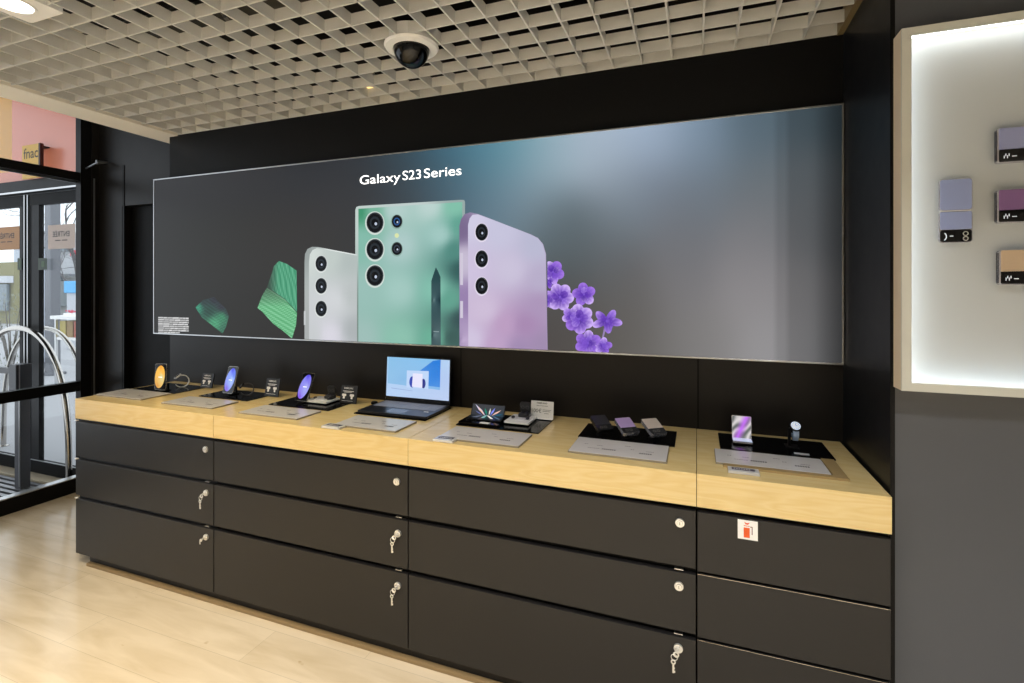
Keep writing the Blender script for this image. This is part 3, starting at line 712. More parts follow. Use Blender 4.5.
blue_ = [(5, 9, (50, 56, 225)), (3, 7, (130, 155, 240)), (6, 5, (176, 205, 244)), (4, 4, (140, 165, 236)), (3, 1.5, (120, 90, 220)), (7, 7, (80, 110, 230))]
amber = [(5, 9, (240, 160, 40)), (3, 7, (255, 190, 70)), (6, 5, (225, 220, 170)), (4, 3, (230, 190, 110)), (3, 1.5, (220, 150, 60)), (7, 7, (250, 180, 60))]
phone_on_stand((222.3, 392.8), (230.9, 364.2), 'smartphone with a glowing blue oval on its screen, beside a black watch', blue_)
phone_on_stand((294.8, 400.3), (301.5, 372.4), 'smartphone with a violet oval on its screen, behind the white earbud tray', viol)
phone_on_stand((154.2, 389.8), (153.4, 360.5), 'smartphone with an amber oval on its screen, nearest the entrance', amber, yaw=math.radians(14), W=.072)

# little square info cards
def card(x0, x1, y, z1, label, lean=.02):
    t = thing('info_card', ((x0+x1)/2, y, MATT), label, 'card', 'black offer cards on the counter')
    w = x1 - x0; h = z1 - MATT
    M = lf(Vector((x0, y, MATT)), Vector((1, 0, 0)), Vector((0, lean, h)))
    MB(M).box(0, w, 0, h, -.0015, 0).build('panel', M_card, t)
    MB(M).box(w - .002, w, 0, h, -.007, -.0015).build('side_fold', M_card, t)
    q = MB(M); letters(q, 'SAMSUNG', M @ Matrix.Translation((0, 0, .0006)), w * .18, h * .80, w * .55, h * .09, bold=.01)
    q.box(w * .14, w * .80, h * .66, h * .69, 0, .0006); q.box(w * .2, w * .7, h * .60, h * .62, 0, .0006)
    for xx in (.10, .58):   # white cut-out earbuds
        q.rslab(w * .26, h * .14, 0, .0006, w * .05, x0=w * xx, y0=h * .38); q.rslab(w * .12, h * .16, 0, .0006, w * .03, x0=w * (xx + .07), y0=h * .24)
    q.box(w * .12, w * .8, h * .12, h * .135, 0, .0006)
    q.build('card_print', M_paper, t)
    return t
def cardpx(x0, x1, ytop, ybot, Y, label):
    a = onY(x0, ybot, Y); b = onY(x1, ytop, Y); card(a.x, b.x, Y, b.z, label)
cardpx(200.2, 211.4, 374, 387, 2.20, 'black offer card beside the white watch at the entrance end')
cardpx(264.3, 277.6, 379.2, 392.6, 2.15, 'black offer card beside the black watch, left of the violet-screen phone')
cardpx(339.4, 355.6, 386.5, 401, 2.16, 'black offer card standing behind the white earbud tray, left of the laptop')

# watches
def watch(c, r, faceang, label, bandc, facec, stand='post', arc=(200, 520), rb=.030, twist=0, wide=.02, case=(20, 20, 22)):
    """band loop whose axis is horizontal, the case on top towards the viewer"""
    t = thing('smartwatch', (c.x, c.y, MATT), label, 'watch', 'watches on the counter')
    R = Matrix.Translation(c) @ Matrix.Rotation(twist, 4, 'Z')
    bm_ = MB(R); n = 26
    bmat_ = mat('band_' + label[:6], bandc, .4)
    rows = []
    for k in range(n):
        a = math.radians(arc[0] + (arc[1] - arc[0]) * k / (n - 1))
        hw = wide / 2 * (1 - .25 * abs(2 * k / (n - 1) - 1) ** 0) 
        for rr in (rb, rb + .0045): rows.append([(sx, rr * math.cos(a), rr * math.sin(a)) for sx in (-hw, hw)])
    vs = [[bm_.v(p) for p in row] for row in rows]
    for k in range(n - 1):
        A, B, C, D = vs[2*k], vs[2*k+1], vs[2*k+2], vs[2*k+3]
        bm_.bm.faces.new((A[0], A[1], C[1], C[0])); bm_.bm.faces.new((B[0], D[0], D[1], B[1]))
        bm_.bm.faces.new((A[0], C[0], D[0], B[0])); bm_.bm.faces.new((A[1], B[1], D[1], C[1]))
    bm_.bm.faces.new((vs[0][0], vs[1][0], vs[1][1], vs[0][1])); bm_.bm.faces.new((vs[-2][0], vs[-2][1], vs[-1][1], vs[-1][0]))
    bm_.build('band', bmat_, t, smooth=True)
    a = math.radians(faceang)
    o = Vector((0, (rb) * math.cos(a), rb * math.sin(a)))
    Mf = R @ Matrix.Translation(o) @ Vector((0, math.cos(a), math.sin(a))).to_track_quat('Z', 'Y').to_matrix().to_4x4()
    cs = MB(Mf).lathe([(0, 0), (r, 0), (r * 1.05, .003), (r * 1.05, .007), (r * .9, .0095), (r * .86, .0085)], 30).build('case', mat('watch_case' + str(case[0]), case, .25) , t, smooth=True)
    fc = MB(Mf).lathe([(r * .86, .0088), (0, .0088)], 30).build('watch_face', facec, cs)
    return t, Mf, cs, R
c = onZ(181.5, 379, MATT + .036); c.y -= 0
MW = mat('white_watch_face', (230, 232, 236), .2)
watch(Vector((onY(182, 379, 2.16).x, 2.16, MATT + .037)), .021, 125, 'white-banded watch looped on the mat at the entrance end', (226, 226, 224), mat('black_gloss', (0, 0, 0)), twist=math.radians(-30), arc=(-150, 150), rb=.034, wide=.020, case=(214, 214, 216))
x_ = onY(247, 384, 2.12).x
watch(Vector((x_, 2.12, MATT + .034)), .016, 140, 'black watch looped on the mat beside the blue-screen phone', (52, 52, 56), mat('black_gloss_face', (90, 92, 96), .15), twist=math.radians(-40), arc=(-150, 150), rb=.031, wide=.018)
# white/blue watch on a post (right end)
wc = onY(795.6, 426, 2.15)
t = thing('smartwatch', (wc.x, 2.16, MATT), 'round watch with pale blue strap raised on a black post at the pillar end', 'watch')
Mw = Matrix.Translation(wc) @ Vector((.10, -.75, .62)).to_track_quat('Z', 'Y').to_matrix().to_4x4()
cs = MB(Mw).lathe([(0, -.008), (.0200, -.008), (.0215, -.002), (.0215, .002), (.0190, .004), (.0165, .0025)], 36).build('case', mat('watch_case20', (20, 20, 22)), t, smooth=True)
MB(Mw).lathe([(.0167, .0027), (0, .0027)], 36).build('watch_face', mat('lit_dial', (220, 228, 240), .2, emit=(196, 208, 226), es=.6), cs)
q = MB(Mw)
for k in range(12):
    a = 2 * math.pi * k / 12; q.box(.0125 * math.cos(a) - .0009, .0125 * math.cos(a) + .0009, .0125 * math.sin(a) - .0009, .0125 * math.sin(a) + .0009, .0028, .0032)
q.box(-.0006, .0006, 0, .010, .0028, .0032); q.box(0, .007, -.0006, .0006, .0028, .0032)
q.build('dial_marks', M_inkdk, cs)
bandm = mat('pale_blue_band', (176, 196, 222), .45)
zb = wc.z
MB().prism([(0, 0), (1, 0)], 0, 0) if False else None
def strap(y0, pts, w0, w1, name):
    b = MB(); n = len(pts); rows = []
    for k, (dy, dz) in enumerate(pts):
        w = w0 + (w1 - w0) * k / (n - 1)
        rows.append([b.v((wc.x + sx * w, wc.y + dy + o_, wc.z + dz)) for o_ in (0, .0025) for sx in (-1, 1)])
    for A, B in zip(rows, rows[1:]):
        b.bm.faces.new((A[0], A[1], B[1], B[0])); b.bm.faces.new((A[2], B[2], B[3], A[3])); b.bm.faces.new((A[0], B[0], B[2], A[2])); b.bm.faces.new((A[1], A[3], B[3], B[1]))
    b.bm.faces.new(rows[0]) if False else None
    return b.build(name, bandm, t, smooth=True)
strap(0, [(-.006, -.012), (-.012, -.022), (-.013, -.034), (-.009, -.046), (.0, -.056)], .0105, .0088, 'strap')
strap(0, [(.008, .012), (.022, .006), (.030, -.010), (.031, -.030), (.024, -.048), (.004, -.057)], .0105, .0088, 'strap')
MB().box(wc.x - .0245, wc.x - .0155, wc.y + .002, wc.y + .016, MATT, wc.z - .012).box(wc.x - .0155, wc.x + .008, wc.y + .004, wc.y + .010, wc.z - .028, wc.z - .014).box(wc.x - .035, wc.x + .01, wc.y - .02, wc.y + .03, MATT, MATT + .003).build('post', M_frame, t, bevel=.001)
a = onZ(789, 455, MATT); b_ = onZ(804.5, 456.5, MATT)
props(MB().box(.335, .383, 2.062, 2.076, MATT, MATT + .002).build('name_strip', mat('white_strip', (206, 208, 212), .3), loc=(.36, 2.07, MATT)), 'small white name strip lying on the black mat before the round watch', 'label')

# earbuds trays
def budtray(x0, x1, y0, y1, label, caselab, th=.008, lift=.006):
    t = thing('earbud_tray', ((x0+x1)/2, (y0+y1)/2, MATT), label, 'tray', 'earbud trays on the counter')
    MB().prism(rrect(x0 + .004, y0 + .004, x1 - .002, y1 - .004, .004, 3), MATT, MATT + lift).build('tray_base', M_matblk, t)
    z = MATT + lift
    MB().prism(rrect(x0, y0, x1, y1, .005, 4), z, z + th).build('tray_top', M_white, t, bevel=.001)
    z += th; cx, cy = (x0+x1)/2, (y0+y1)/2; W, D = x1 - x0, y1 - y0
    MB().prism(rrect(cx - W * .24, cy - D * .22, cx + W * .24, cy + D * .22, .008, 5), z, z + .004).build('cradle', mat('light_cradle', (214, 214, 220), .35), t, bevel=.001)
    for sx in (-1, 1):
        Mb = Matrix.Translation((cx + sx * W * .30, cy - D * .05, z + .006)) @ Matrix.Diagonal((1, 1.25, .8, 1))
        MB(Mb).lathe([(.0, -.0075)] + [(.0085 * math.cos(q), .0085 * math.sin(q)) for q in (math.radians(w_) for w_ in range(-60, 91, 15))], 16).build('earbud', mat('graphite_bud', (52, 50, 60), .3), t, smooth=True)
    return t, z
(t3, z3) = budtray(-1.945, -1.80, 2.085, 2.20, 'white earbud tray on the mat beside the violet-screen phone', '')
(t5, z5) = budtray(-.805, -.690, 2.065, 2.20, 'white earbud tray on the mat beside the folding phone', '')
def budcase(c, label, open_):
    t = thing('earbud_case', c, label, 'earbud case', 'open earbud cases')
    M = Matrix.Translation(c)
    MB(M).prism(rrect(-.026, -.025, .026, .025, .014, 6), 0, .018).build('case_bottom', mat('graphite_case', (44, 44, 46), .3), t, bevel=.004)
    Ml = M @ Matrix.Translation((0, .024, .018)) @ Matrix.Rotation(math.radians(100), 4, 'X')
    MB(Ml).prism(rrect(-.026, 0, .026, .05, .014, 6), -.0, .011).build('case_lid', mat('graphite_case', (0, 0, 0)), t, bevel=.003)
    for sx in (-1, 1):
        MB(M @ Matrix.Translation((sx * .011, 0, .019)) @ Matrix.Diagonal((1, 1.2, .7, 1))).lathe([(.008 * math.cos(q), .008 * math.sin(q)) for q in (math.radians(w_) for w_ in range(-20, 91, 15))], 14).build('earbud', mat('graphite_bud', (0, 0, 0)), t, smooth=True)
        MB(Ml @ Matrix.Translation((sx * .011, .026, .0112))).lathe([(.008, 0), (.008, .001), (.0065, .0012), (.0065, -.0)], 16).build('lid_recess', mat('grey_gloss', (110, 110, 112), .2), t)
    return t
q5 = onY(524.5, 417, 2.165)
budcase(Vector((q5.x, 2.165, z5 + .0003)), 'graphite earbud case open on the white tray before the 100 price card', 1)
q3 = onY(331.5, 397, 2.17)
budcase(Vector((q3.x - .005, 2.165, z3 + .0003)), 'dark earbud case open on the white tray left of the laptop', 1)
# 100 price card
a = onY(530.5, 419, 2.212); b_ = onY(553.1, 402.4, 2.212)
t = thing('price_card', ((a.x + b_.x)/2, 2.212, MATT), 'white card reading 100 euros standing right of the earbud case', 'price card')
w_, h_ = b_.x - a.x, b_.z - MATT
M = lf(Vector((a.x, 2.212, MATT)), Vector((1, 0, 0)), Vector((0, .012, h_)))
MB(M).box(0, w_, 0, h_, -.001, 0).build('panel', M_paper, t)
MB(M).box(0, w_, 0, .001, 0, .022).build('foot', M_paper, t)
q = MB(M); Mq = M @ Matrix.Translation((0, 0, .0005))
letters(q, 'SAMSUNG', Mq, w_ * .25, h_ * .84, w_ * .46, h_ * .085, bold=.015)
letters(q, '100€', Mq, w_ * .05, h_ * .34, w_ * .42, h_ * .22, bold=.0)
for k, (u, v, l_) in enumerate(((.25, .72, .5), (.52, .50, .38), (.52, .42, .34), (.6, .30, .2))): q.box(w_ * u, w_ * (u + l_), h_ * v, h_ * (v + .018), .0001, .0005)
q.build('card_print', M_inkdk, t)

# laptop
t = thing('laptop', (-1.30, 2.12, MATT), 'open laptop with a lit blue product page on the counter', 'laptop')
lx0, lx1, ly0, ly1 = -1.550, -1.166, 2.012, 2.252
M = Matrix.Translation((lx0, ly0, MATT + .0005)); W, D = lx1 - lx0, ly1 - ly0
lapm = mat('graphite_laptop', (44, 46, 55), .3, metal=.5)
MB(M).rslab(W, D, 0, .012, .008).build('deck', lapm, t, bevel=.0015)
q = MB(M)
for r_ in range(6):
    n = 14 if r_ < 5 else 9
    for k in range(n):
        kw = (W - .03) / n; xx = .015 + k * kw; yy = .108 + r_ * .0195
        if r_ == 5: yy = .108 + 5 * .0195
        q.box(xx + .001, xx + kw - .001, yy, yy + .0165, .012, .0135)
q.build('keyboard', mat('silver_keys', (150, 154, 170), .4), t)
MB(M).rslab(.105, .068, .012, .0122, .003, x0=W/2 - .05, y0=.018).build('touchpad', mat('touchpad_grey', (96, 98, 114), .15), t)
MB(M).box(W - .06, W - .035, .075, .088, .0122, .0126).build('sticker', M_paper, t)
hb_ = Vector((lx0, ly1 - .006, MATT + .014))
TLp, TRp = (386.9, 356.6), (451.6, 360.8)
# lid tilt from the height of its top edge in the picture
def lidtop(z, y): return y
hL = .232
best = None
for k in range(0, 400):
    th_ = math.radians(-5 + k * .1); P = hb_ + Vector((0, math.sin(th_) * hL, math.cos(th_) * hL)); e = abs(pxof(P)[1] - 356.8)
    if best is None or e < best[0]: best = (e, th_)
th_ = math.radians(3)
Ml = lf(hb_, Vector((1, 0, 0)), Vector((0, math.sin(th_), math.cos(th_))))
MB(Ml).rslab(W, hL, -.006, 0, .006).build('lid', lapm, t, smooth=True)
sg = MB(Ml).rslab(W - .002, hL - .001, 0, .0006, .005, x0=.001, y0=0).build('bezel', mat('black_gloss', (0, 0, 0)), t)
SM = printmat('laptop_screen_glow', 1.0, rough=.12, spec=.5)
sx0, sy0, sw, sh = .006, .022, W - .012, hL - .027
def lm(k): return lambda x, y: Ml @ Vector((sx0 + x * sw, sy0 + y * sh, .0008 + .0002 * k))
pic = [art('p', [(0,0),(1,0),(1,1),(0,1)], idw([(0, 0, (176, 202, 236)), (1, 0, (186, 200, 232)), (1, 1, (172, 202, 232)), (0, 1, (150, 196, 226)), (.95, .5, (170, 190, 230))], 3), lm(0), SM, sg, .1),
       art('p', [(.02,.32),(.86,.25),(.86,1),(.02,1)], idw([(.1, .9, (136, 188, 222)), (.4, .9, (130, 182, 224)), (.6, 1, (120, 190, 232)), (.1, .5, (150, 196, 226)), (.25, .45, (110, 160, 210)), (.5, .8, (140, 184, 226)), (.86, .3, (120, 170, 226)), (.3, .35, (150, 190, 226))], 3), lm(1), SM, sg, .06),
       art('p', [(.53,.68),(.74,.96),(.86,1),(.86,.32),(.68,.33),(.66,.66)], idw([(.6, .7, (80, 140, 212)), (.8, .6, (20, 112, 212)), (.8, .95, (20, 110, 205)), (.8, .38, (96, 150, 220))], 3), lm(2), SM, sg, .06),
       art('p', [(.33,.25),(.68,.25),(.68,.70),(.33,.68)], (184, 206, 238), lm(3), SM, sg),
       art('p', ell(.42, .40, .045, .14), (50, 70, 170), lm(4), SM, sg), art('p', ell(.60, .38, .035, .12), (40, 50, 130), lm(4), SM, sg),
       art('p', [(.42,.28),(.585,.27),(.585,.62),(.43,.62)], (222, 220, 242), lm(5), SM, sg),
       art('p', [(.08,.20),(.43,.17),(.43,.18),(.08,.215)], (140, 160, 205), lm(3), SM, sg)]
join_art(pic, 'screen_picture')
# small black alarm puck with cable beside the laptop
p_ = onZ(381, 405, MATT)
t = thing('security_puck', (p_.x + .02, 2.19, MATT), 'small black security puck and lead on the mat left of the laptop', 'security device')
MB(Matrix.Translation((-1.585, 2.20, MATT))).lathe([(.017, 0), (.017, .008), (.013, .012), (0, .012)], 20).build('puck', M_frame, t, smooth=True)
MB().tube([(-1.49, 2.19, MATT + .004), (-1.478, 2.205, MATT + .012), (-1.474, 2.23, MATT + .005), (-1.47, 2.255, MATT + .005)], .002, 6).build('lead', M_frame, t, smooth=True)
MB().box(-1.512, -1.498, 2.183, 2.197, MATT + .012, MATT + .0135).build('puck_light', mat('puck_light', (190, 200, 210), .3), t)

# folding phone (bent like a little laptop) on its stand
t = thing('folding_phone', (-.87, 2.08, MATT), 'unfolded book-style phone bent open with a colourful petal picture', 'phone')
A = onZ(469.5, 418.6, MATT + .014); Bp = onZ(503.5, 421.6, MATT + .014)
fy = 2.10
P0 = onY(470.6, 416.4, fy); P1_ = onY(503.6, 419.4, fy); fw = P1_.x - P0.x; zz = (P0.z + P1_.z) / 2
zz = max(zz, MATT + .02)
topz = (onY(470.4, 402.8, fy + .025).z + onY(503.8, 405.4, fy + .025).z) / 2
Mu = lf(Vector((P0.x, fy, zz)), Vector((1, 0, 0)), Vector((0, .025, topz - zz))); hu = math.hypot(.025, topz - zz)
Md = lf(Vector((P0.x, fy - .05, zz - .006)), Vector((1, 0, 0)), Vector((0, .05, .006)))
edge = mat('phone_frame_dark', (40, 40, 42), .25, metal=.6)
MB(Mu).rslab(fw, hu, -.006, 0, .004).build('upper_half', edge, t, smooth=True)
MB(Md).rslab(fw, .05, -.006, 0, .004).build('lower_half', edge, t, smooth=True)
def fm(k):
    def f(x, y):
        if y >= 0: return Mu @ Vector((x * (fw - .006) + .003, .001 + y * (hu - .004), .0006 + .0002 * k))
        return Md @ Vector((x * (fw - .006) + .003, .05 + y * .045, .0006 + .0002 * k))
    return f
pieces = [art('p', [(0, 0), (1, 0), (1, 1), (0, 1)], idw([(0, 1, (62, 62, 66)), (1, 1, (56, 56, 60)), (0, 0, (50, 50, 54)), (1, 0, (36, 60, 76)), (.5, .8, (70, 70, 74))]), fm(0), SP, t, .2),
          art('p', [(0, -1), (1, -1), (1, 0), (0, 0)], idw([(0, -1, (16, 16, 18)), (1, -1, (24, 28, 34)), (.5, 0, (40, 48, 56))]), fm(0), SP, t, .2)]
for (x0, y0_, x1, y1_, wd, c) in ((.45, .0, .08, .95, .10, (205, 205, 235)), (.42, 0, .16, .8, .07, (235, 190, 170)), (.50, .0, .40, .7, .07, (30, 130, 110)), (.56, .02, .58, .72, .05, (230, 226, 214)), (.60, 0, .72, .78, .07, (130, 140, 235)), (.64, .0, .92, .62, .08, (235, 190, 176)), (.70, 0, .98, .28, .16, (30, 84, 110)), (.36, 0, .10, .4, .05, (110, 120, 180))):
    dx, dy = x1 - x0, y1_ - y0_; l_ = math.hypot(dx, dy); nx, ny = -dy / l_, dx / l_
    pts = [(x0, y0_), (x0 + dx * .5 + nx * wd * .5, y0_ + dy * .5 + ny * wd * .5), (x1, y1_), (x0 + dx * .5 - nx * wd * .5, y0_ + dy * .5 - ny * wd * .5)]
    pts = [(max(0, min(1, a_)), max(0, min(1, b2))) for a_, b2 in pts]
    pieces.append(art('p', pts, c, fm(1 + len(pieces)), SP, t))
for (x0, x1, x2, c) in ((.5, .70, .78, (226, 222, 215)), (.45, .40, .50, (120, 170, 170)), (.35, .10, .28, (90, 96, 110)), (.62, .90, 1, (40, 90, 120))):
    pieces.append(art('p', [(x0, -.02), (x1, -.75), (x2, -.72), (x0 + .06, -.02)], c, fm(1 + len(pieces)), SP, t))
join_art(pieces, 'screen')
MB().prism(rrect(P0.x - .018, fy - .095, P0.x + fw + .008, fy + .03, .006, 4), MATT, MATT + .009).build('stand_base', M_matblk, t)
MB().box(P0.x + fw * .3, P0.x + fw * .7, fy - .035, fy + .01, MATT + .009, zz - .008).build('stand_block', M_frame, t)
MB().box(P0.x + fw * .5, P0.x + fw * .78, fy - .088, fy - .068, MATT + .009, MATT + .0105).build('stand_label', M_paper, t)

# three closed flip phones leaning on posts
def flipdemo(TL, TR, BR, BLp, frac, cov, label, lens_=True):
    zc = MATT + .028
    W, L = .070, .092
    B = onZ(*BLp, MATT + .030); a = math.radians(25); ang = math.radians(36)
    u = Vector((math.cos(ang), math.sin(ang), 0)); v = Vector((-math.sin(ang) * math.cos(a), math.cos(ang) * math.cos(a), math.sin(a)))
    M = lf(B, u, v); Wd = W
    t = thing('flip_phone', (B.x + W/2, B.y + .04, MATT), label, 'phone', 'closed flip phones on the counter')
    em = mat('phone_metal_edge', (0, 0, 0)) if cov[0] > 100 else mat('phone_frame_dark', (0, 0, 0))
    MB(M).rslab(Wd, L, -.0065, 0, .007).build('front_half', em, t, smooth=True)
    MB(M).rslab(Wd, L, -.0150, -.0080, .007).build('rear_half', em, t, smooth=True)
    MB(M).box(.006, Wd - .006, L - .004, L, -.014, -.001).build('hinge', em, t)
    MB(M).rslab(Wd - .002, L * .64, 0, .0007, .004, x0=.001, y0=L * .355).build('cover', mat('cover_' + label[:5], cov, .3), t)
    s = MB(M).rslab(Wd - .002, L * .345, 0, .0007, .006, x0=.001, y0=.001).build('cover_screen', mat('black_gloss', (0, 0, 0)), t)
    q = MB(M)
    for k in (0, 1): q.ring(ell(Wd * .28 + k * .018, L * .17, .0068, .0068, 16), ell(Wd * .28 + k * .018, L * .17, .0048, .0048, 16), .0007, .002)
    q.build('lens_rings', M_steel, s, smooth=True)
    C = M @ Vector((Wd/2, L * .4, -.016))
    MB().tube([Vector((C.x, C.y, MATT)), C + Vector((0, 0, .002))], .009, 12).build('post', M_frame, t, smooth=True)
    MB(Matrix.Translation((C.x, C.y, MATT))).lathe([(.024, 0), (.024, .003), (.01, .005), (0, .005)], 20).build('post_foot', M_frame, t, smooth=True)
flipdemo((590, 417.5), (603.5, 414.5), (613, 424.8), (598.6, 430.5), .6, (44, 44, 46), 'black closed flip phone, left of the lilac one on the counter')
flipdemo((613.0, 418.2), (628.4, 416), (639.5, 430), (624.2, 433.5), .6, (190, 164, 216), 'lilac closed flip phone between the black and the cream ones')
flipdemo((637.3, 420.5), (653.2, 417.9), (667, 430.6), (652, 434.4), .6, (214, 200, 188), 'cream closed flip phone, right of the lilac one on the counter')
for (px_, py_) in ((624.5, 438.5), (652.3, 442)): pass

# bent flip phone with marbled violet screen (right)
t = thing('flip_phone', (.16, 2.14, MATT), 'half-bent flip phone with a marbled violet screen standing at the pillar end', 'phone')
by = 2.175; B0 = onY(731.9, 437.3, by); B1 = onY(751.6, 438.2, by); bw = B1.x - B0.x
tz = onY(731.2, 415, by + .012).z
Mu = lf(Vector((B0.x, by, B0.z)), Vector((1, 0, 0)), Vector((0, .012, tz - B0.z))); hu2 = math.hypot(.012, tz - B0.z)
zlow = MATT + .012
Md = lf(Vector((B0.x, by - .062, zlow)), Vector((1, 0, 0)), Vector((0, .062, B0.z - zlow))); hd = math.hypot(.062, B0.z - zlow)
em = mat('phone_metal_edge', (0, 0, 0))
MB(Mu).rslab(bw, hu2, -.0065, 0, .004).build('upper_half', em, t, smooth=True)
MB(Md).rslab(bw, hd, -.0065, 0, .004).build('lower_half', em, t, smooth=True)
def marble(x, y):
    s = math.sin(9 * (x * .9 - y * .8) + 2.2 * math.sin(4.5 * y + 1) + 1.2 * math.sin(7 * x))
    v = max(0, 1 - abs((x - .25 - y * .55)) * 3.2)
    base = [150 + 60 * s, 150 + 55 * s, 150 + 56 * s]
    vi = (188, 100, 236)
    return [b * (1 - v) + q_ * v for b, q_ in zip(base, vi)]
def b2m(x, y):
    if y >= 0: return Mu @ Vector((.002 + x * (bw - .004), .0005 + y * (hu2 - .0025), .0006))
    return Md @ Vector((.002 + x * (bw - .004), hd + y * (hd - .002), .0006))
a1_ = art('p', [(0, 0), (1, 0), (1, 1), (0, 1)], marble, b2m, SP, t, .045)
a2_ = art('p', [(0, -1), (1, -1), (1, 0), (0, 0)], idw([(0, -.9, (140, 160, 180)), (1, -.9, (150, 170, 196)), (.5, -.5, (170, 185, 215)), (0, -.1, (180, 170, 196)), (1, -.1, (190, 176, 215)), (.3, -.6, (200, 205, 215))], 3), b2m, SP, t, .1)
join_art([a1_, a2_], 'screen')
MB().box(B0.x + bw * .35, B0.x + bw * .65, by - .055, by - .02, MATT, zlow - .002).build('stand_block', M_frame, t)
MB(Matrix.Translation((B0.x + bw/2, by - .035, MATT))).lathe([(.026, 0), (.026, .003), (0, .003)], 24).build('stand_foot', M_frame, t)

# ================================================================ ENTRANCE: side glazing, doors, vestibule
gw = struct(MB().box(XS - .004, XS + .004, -.9, 2.39, .10, 3.7).build('window_1', M_glass))
fr = MB()
fr.box(XS - .03, XS + .03, -.9, 2.39, 0, .105)
fr.build('window_frame', M_frame, gw); 
MB().box(XS - .028, XS + .028, -.9, 2.39, .752, .825).build('window_rail', M_frame, gw)
MB().box(XS - .03, XS + .03, -.9, 2.39, 2.333, 2.395).build('window_beam', M_frame, gw)
MB().box(XS - .033, XS + .033, -.9, 2.39, .105, .112).build('bottom_edge', M_alu, gw)
MB().box(XS - .033, XS - .02, -.9, 2.39, 2.322, 2.333).build('beam_edge', M_alu, gw)
struct(MB().box(XS - .02, XS + .04, 2.385, YD - .03, 0, 3.7).build('trim_8', M_frame))
struct(MB().box(XS - .06, XS + .04, -1.0, -.9, 0, 3.7).build('trim_9', M_frame))
struct(MB().box(XS - .05, XS, -4.5, -1.0, 0, 3.7).build('wall_left', M_wallwhite))
# closer arm on the black wall
a = onY(84, 169.5, YD - .08); b_ = onY(98, 162, YD - .08); c_ = onY(108, 162.5, YD - .01)
t = thing('door_closer', a, 'silver door-closer arm on the black wall above the entrance post', 'door closer')
MB().tube([a, b_], .006, 8).build('arm', M_alu, t, smooth=True)
MB().tube([b_ + Vector((-.02, 0, .0)), c_], [.018, .006], 10).build('knuckle', M_alu, t, smooth=True)

# vestibule floor grating
XV0 = -7.2
struct(MB().box(XV0, XS - .03, -1, YD + .02, -.05, -.02).build('floor_vestibule', mat('dark_well', (40, 38, 36), .8)))
g = MB(); y = 1.2
while y < YD - .12:
    g.box(XV0, XS - .035, y, y + .028, -.019, -.004); y += .052
g.build('entrance_grating', mat('grating_aluminium', (150, 150, 152), .35, metal=.7), loc=(-5.5, 2, -.02))
o = COL.objects['entrance_grating']; props(o, 'slatted aluminium entrance grating on the vestibule floor', 'floor grating')
struct(MB().box(XV0, XS - .035, YD - .10, YD + .05, -.02, 0).build('trim_10', mat('stone_threshold', (190, 176, 150), .6)))
# doors
def dp(px, py): return onY(px, py, YD)
def glazed_door(x0, x1, z1, label, hinge, signx, padx):
    t = thing('glass_door', ((x0+x1)/2, YD, 0), label, 'door', 'entrance doors')
    sw_l, sw_r = .05, .05
    y0, y1 = YD - .02, YD + .02
    M_frame = mat('black_door_frame', (11, 11, 11), .5, spec=.08)
    f = MB(); f.box(x0, x0 + sw_l, y0, y1, .01, z1).box(x1 - sw_r, x1, y0, y1, .01, z1); f.build('stile', M_frame, t)
    MB().box(x0 + sw_l, x1 - sw_r, y0, y1, .01, .11).build('bottom_rail', M_frame, t)
    MB().box(x0 + sw_l, x1 - sw_r, y0, y1, z1 - .09, z1).build('top_rail', M_frame, t)
    MB().box(x0 + sw_l, x1 - sw_r, YD - .004, YD + .004, .11, z1 - .09).build('pane', M_glass, t)
    MB().box(hinge - .006, hinge + .006, y0 - .006, y0, .01, z1).build('edge_strip', M_alu, t)
    MB().box(x0 + sw_l, x1 - sw_r, y0, y0 + .004, .108, .116).build('rail_bead', M_alu, t)
    return t
zd = 2.30
xm = dp(29.5, 300).x
zl = dp(60, 196).z
dl = glazed_door(dp(-45, 300).x, xm - .008, zd, 'left glass entrance door with a brown reversed notice', xm - .022, 0, 0)
dr = glazed_door(xm + .008, XS + .03, zd, 'right glass entrance door with a pale reversed ENTRÉE notice', xm + .022, 0, 0)
# wide inner stile of the right door
MB().box(xm + .058, dp(41.5, 300).x, YD - .018, YD + .018, .11, zd - .09).build('lock_stile', M_frame, dr)
MB().box(dp(22.3, 300).x, xm - .058, YD - .018, YD + .018, .11, zd - .09).build('lock_stile', M_frame, dl)
def notice(x0p, x1p, y0p, y1p, m, label, nm):
    a = onY(x0p, y1p, YD - .005); b = onY(x1p, y0p, YD - .005)
    t = thing('door_notice', ((a.x+b.x)/2, YD - .005, a.z), label, 'notice', 'notices on the entrance doors')
    MB().box(a.x, b.x, YD - .0055, YD - .0042, a.z, b.z).build('sheet', m, t)
    w, h = b.x - a.x, b.z - a.z; q = MB()
    M = lf(Vector((a.x, YD - .0061, a.z)), Vector((1, 0, 0)), Vector((0, 0, 1)))
    letters(q, 'ENTRÉE', M, w * .18, h * .50, w * .62, h * .28, bold=.015, mirror=True)
    M2 = M
    for k in range(9): 
        if k != 4: q.box(a.x + w * (.28 + k * .05), a.x + w * (.32 + k * .05), YD - .0063, YD - .0055, a.z + h * .33, a.z + h * .37)
    q.build('notice_lettering', M_inkdk, t)
notice(48, 75.2, 223.5, 249.3, mat('beige_notice', (214, 196, 186), .7, emit=(150, 134, 126), es=.0), 'pale beige notice reading ENTRÉE in mirror writing, hung on the right door', 'r')
notice(-6, 19.5, 226, 250.5, mat('tan_notice', (196, 150, 110), .7), 'brown notice with mirrored ENTRÉE on the left door', 'l')
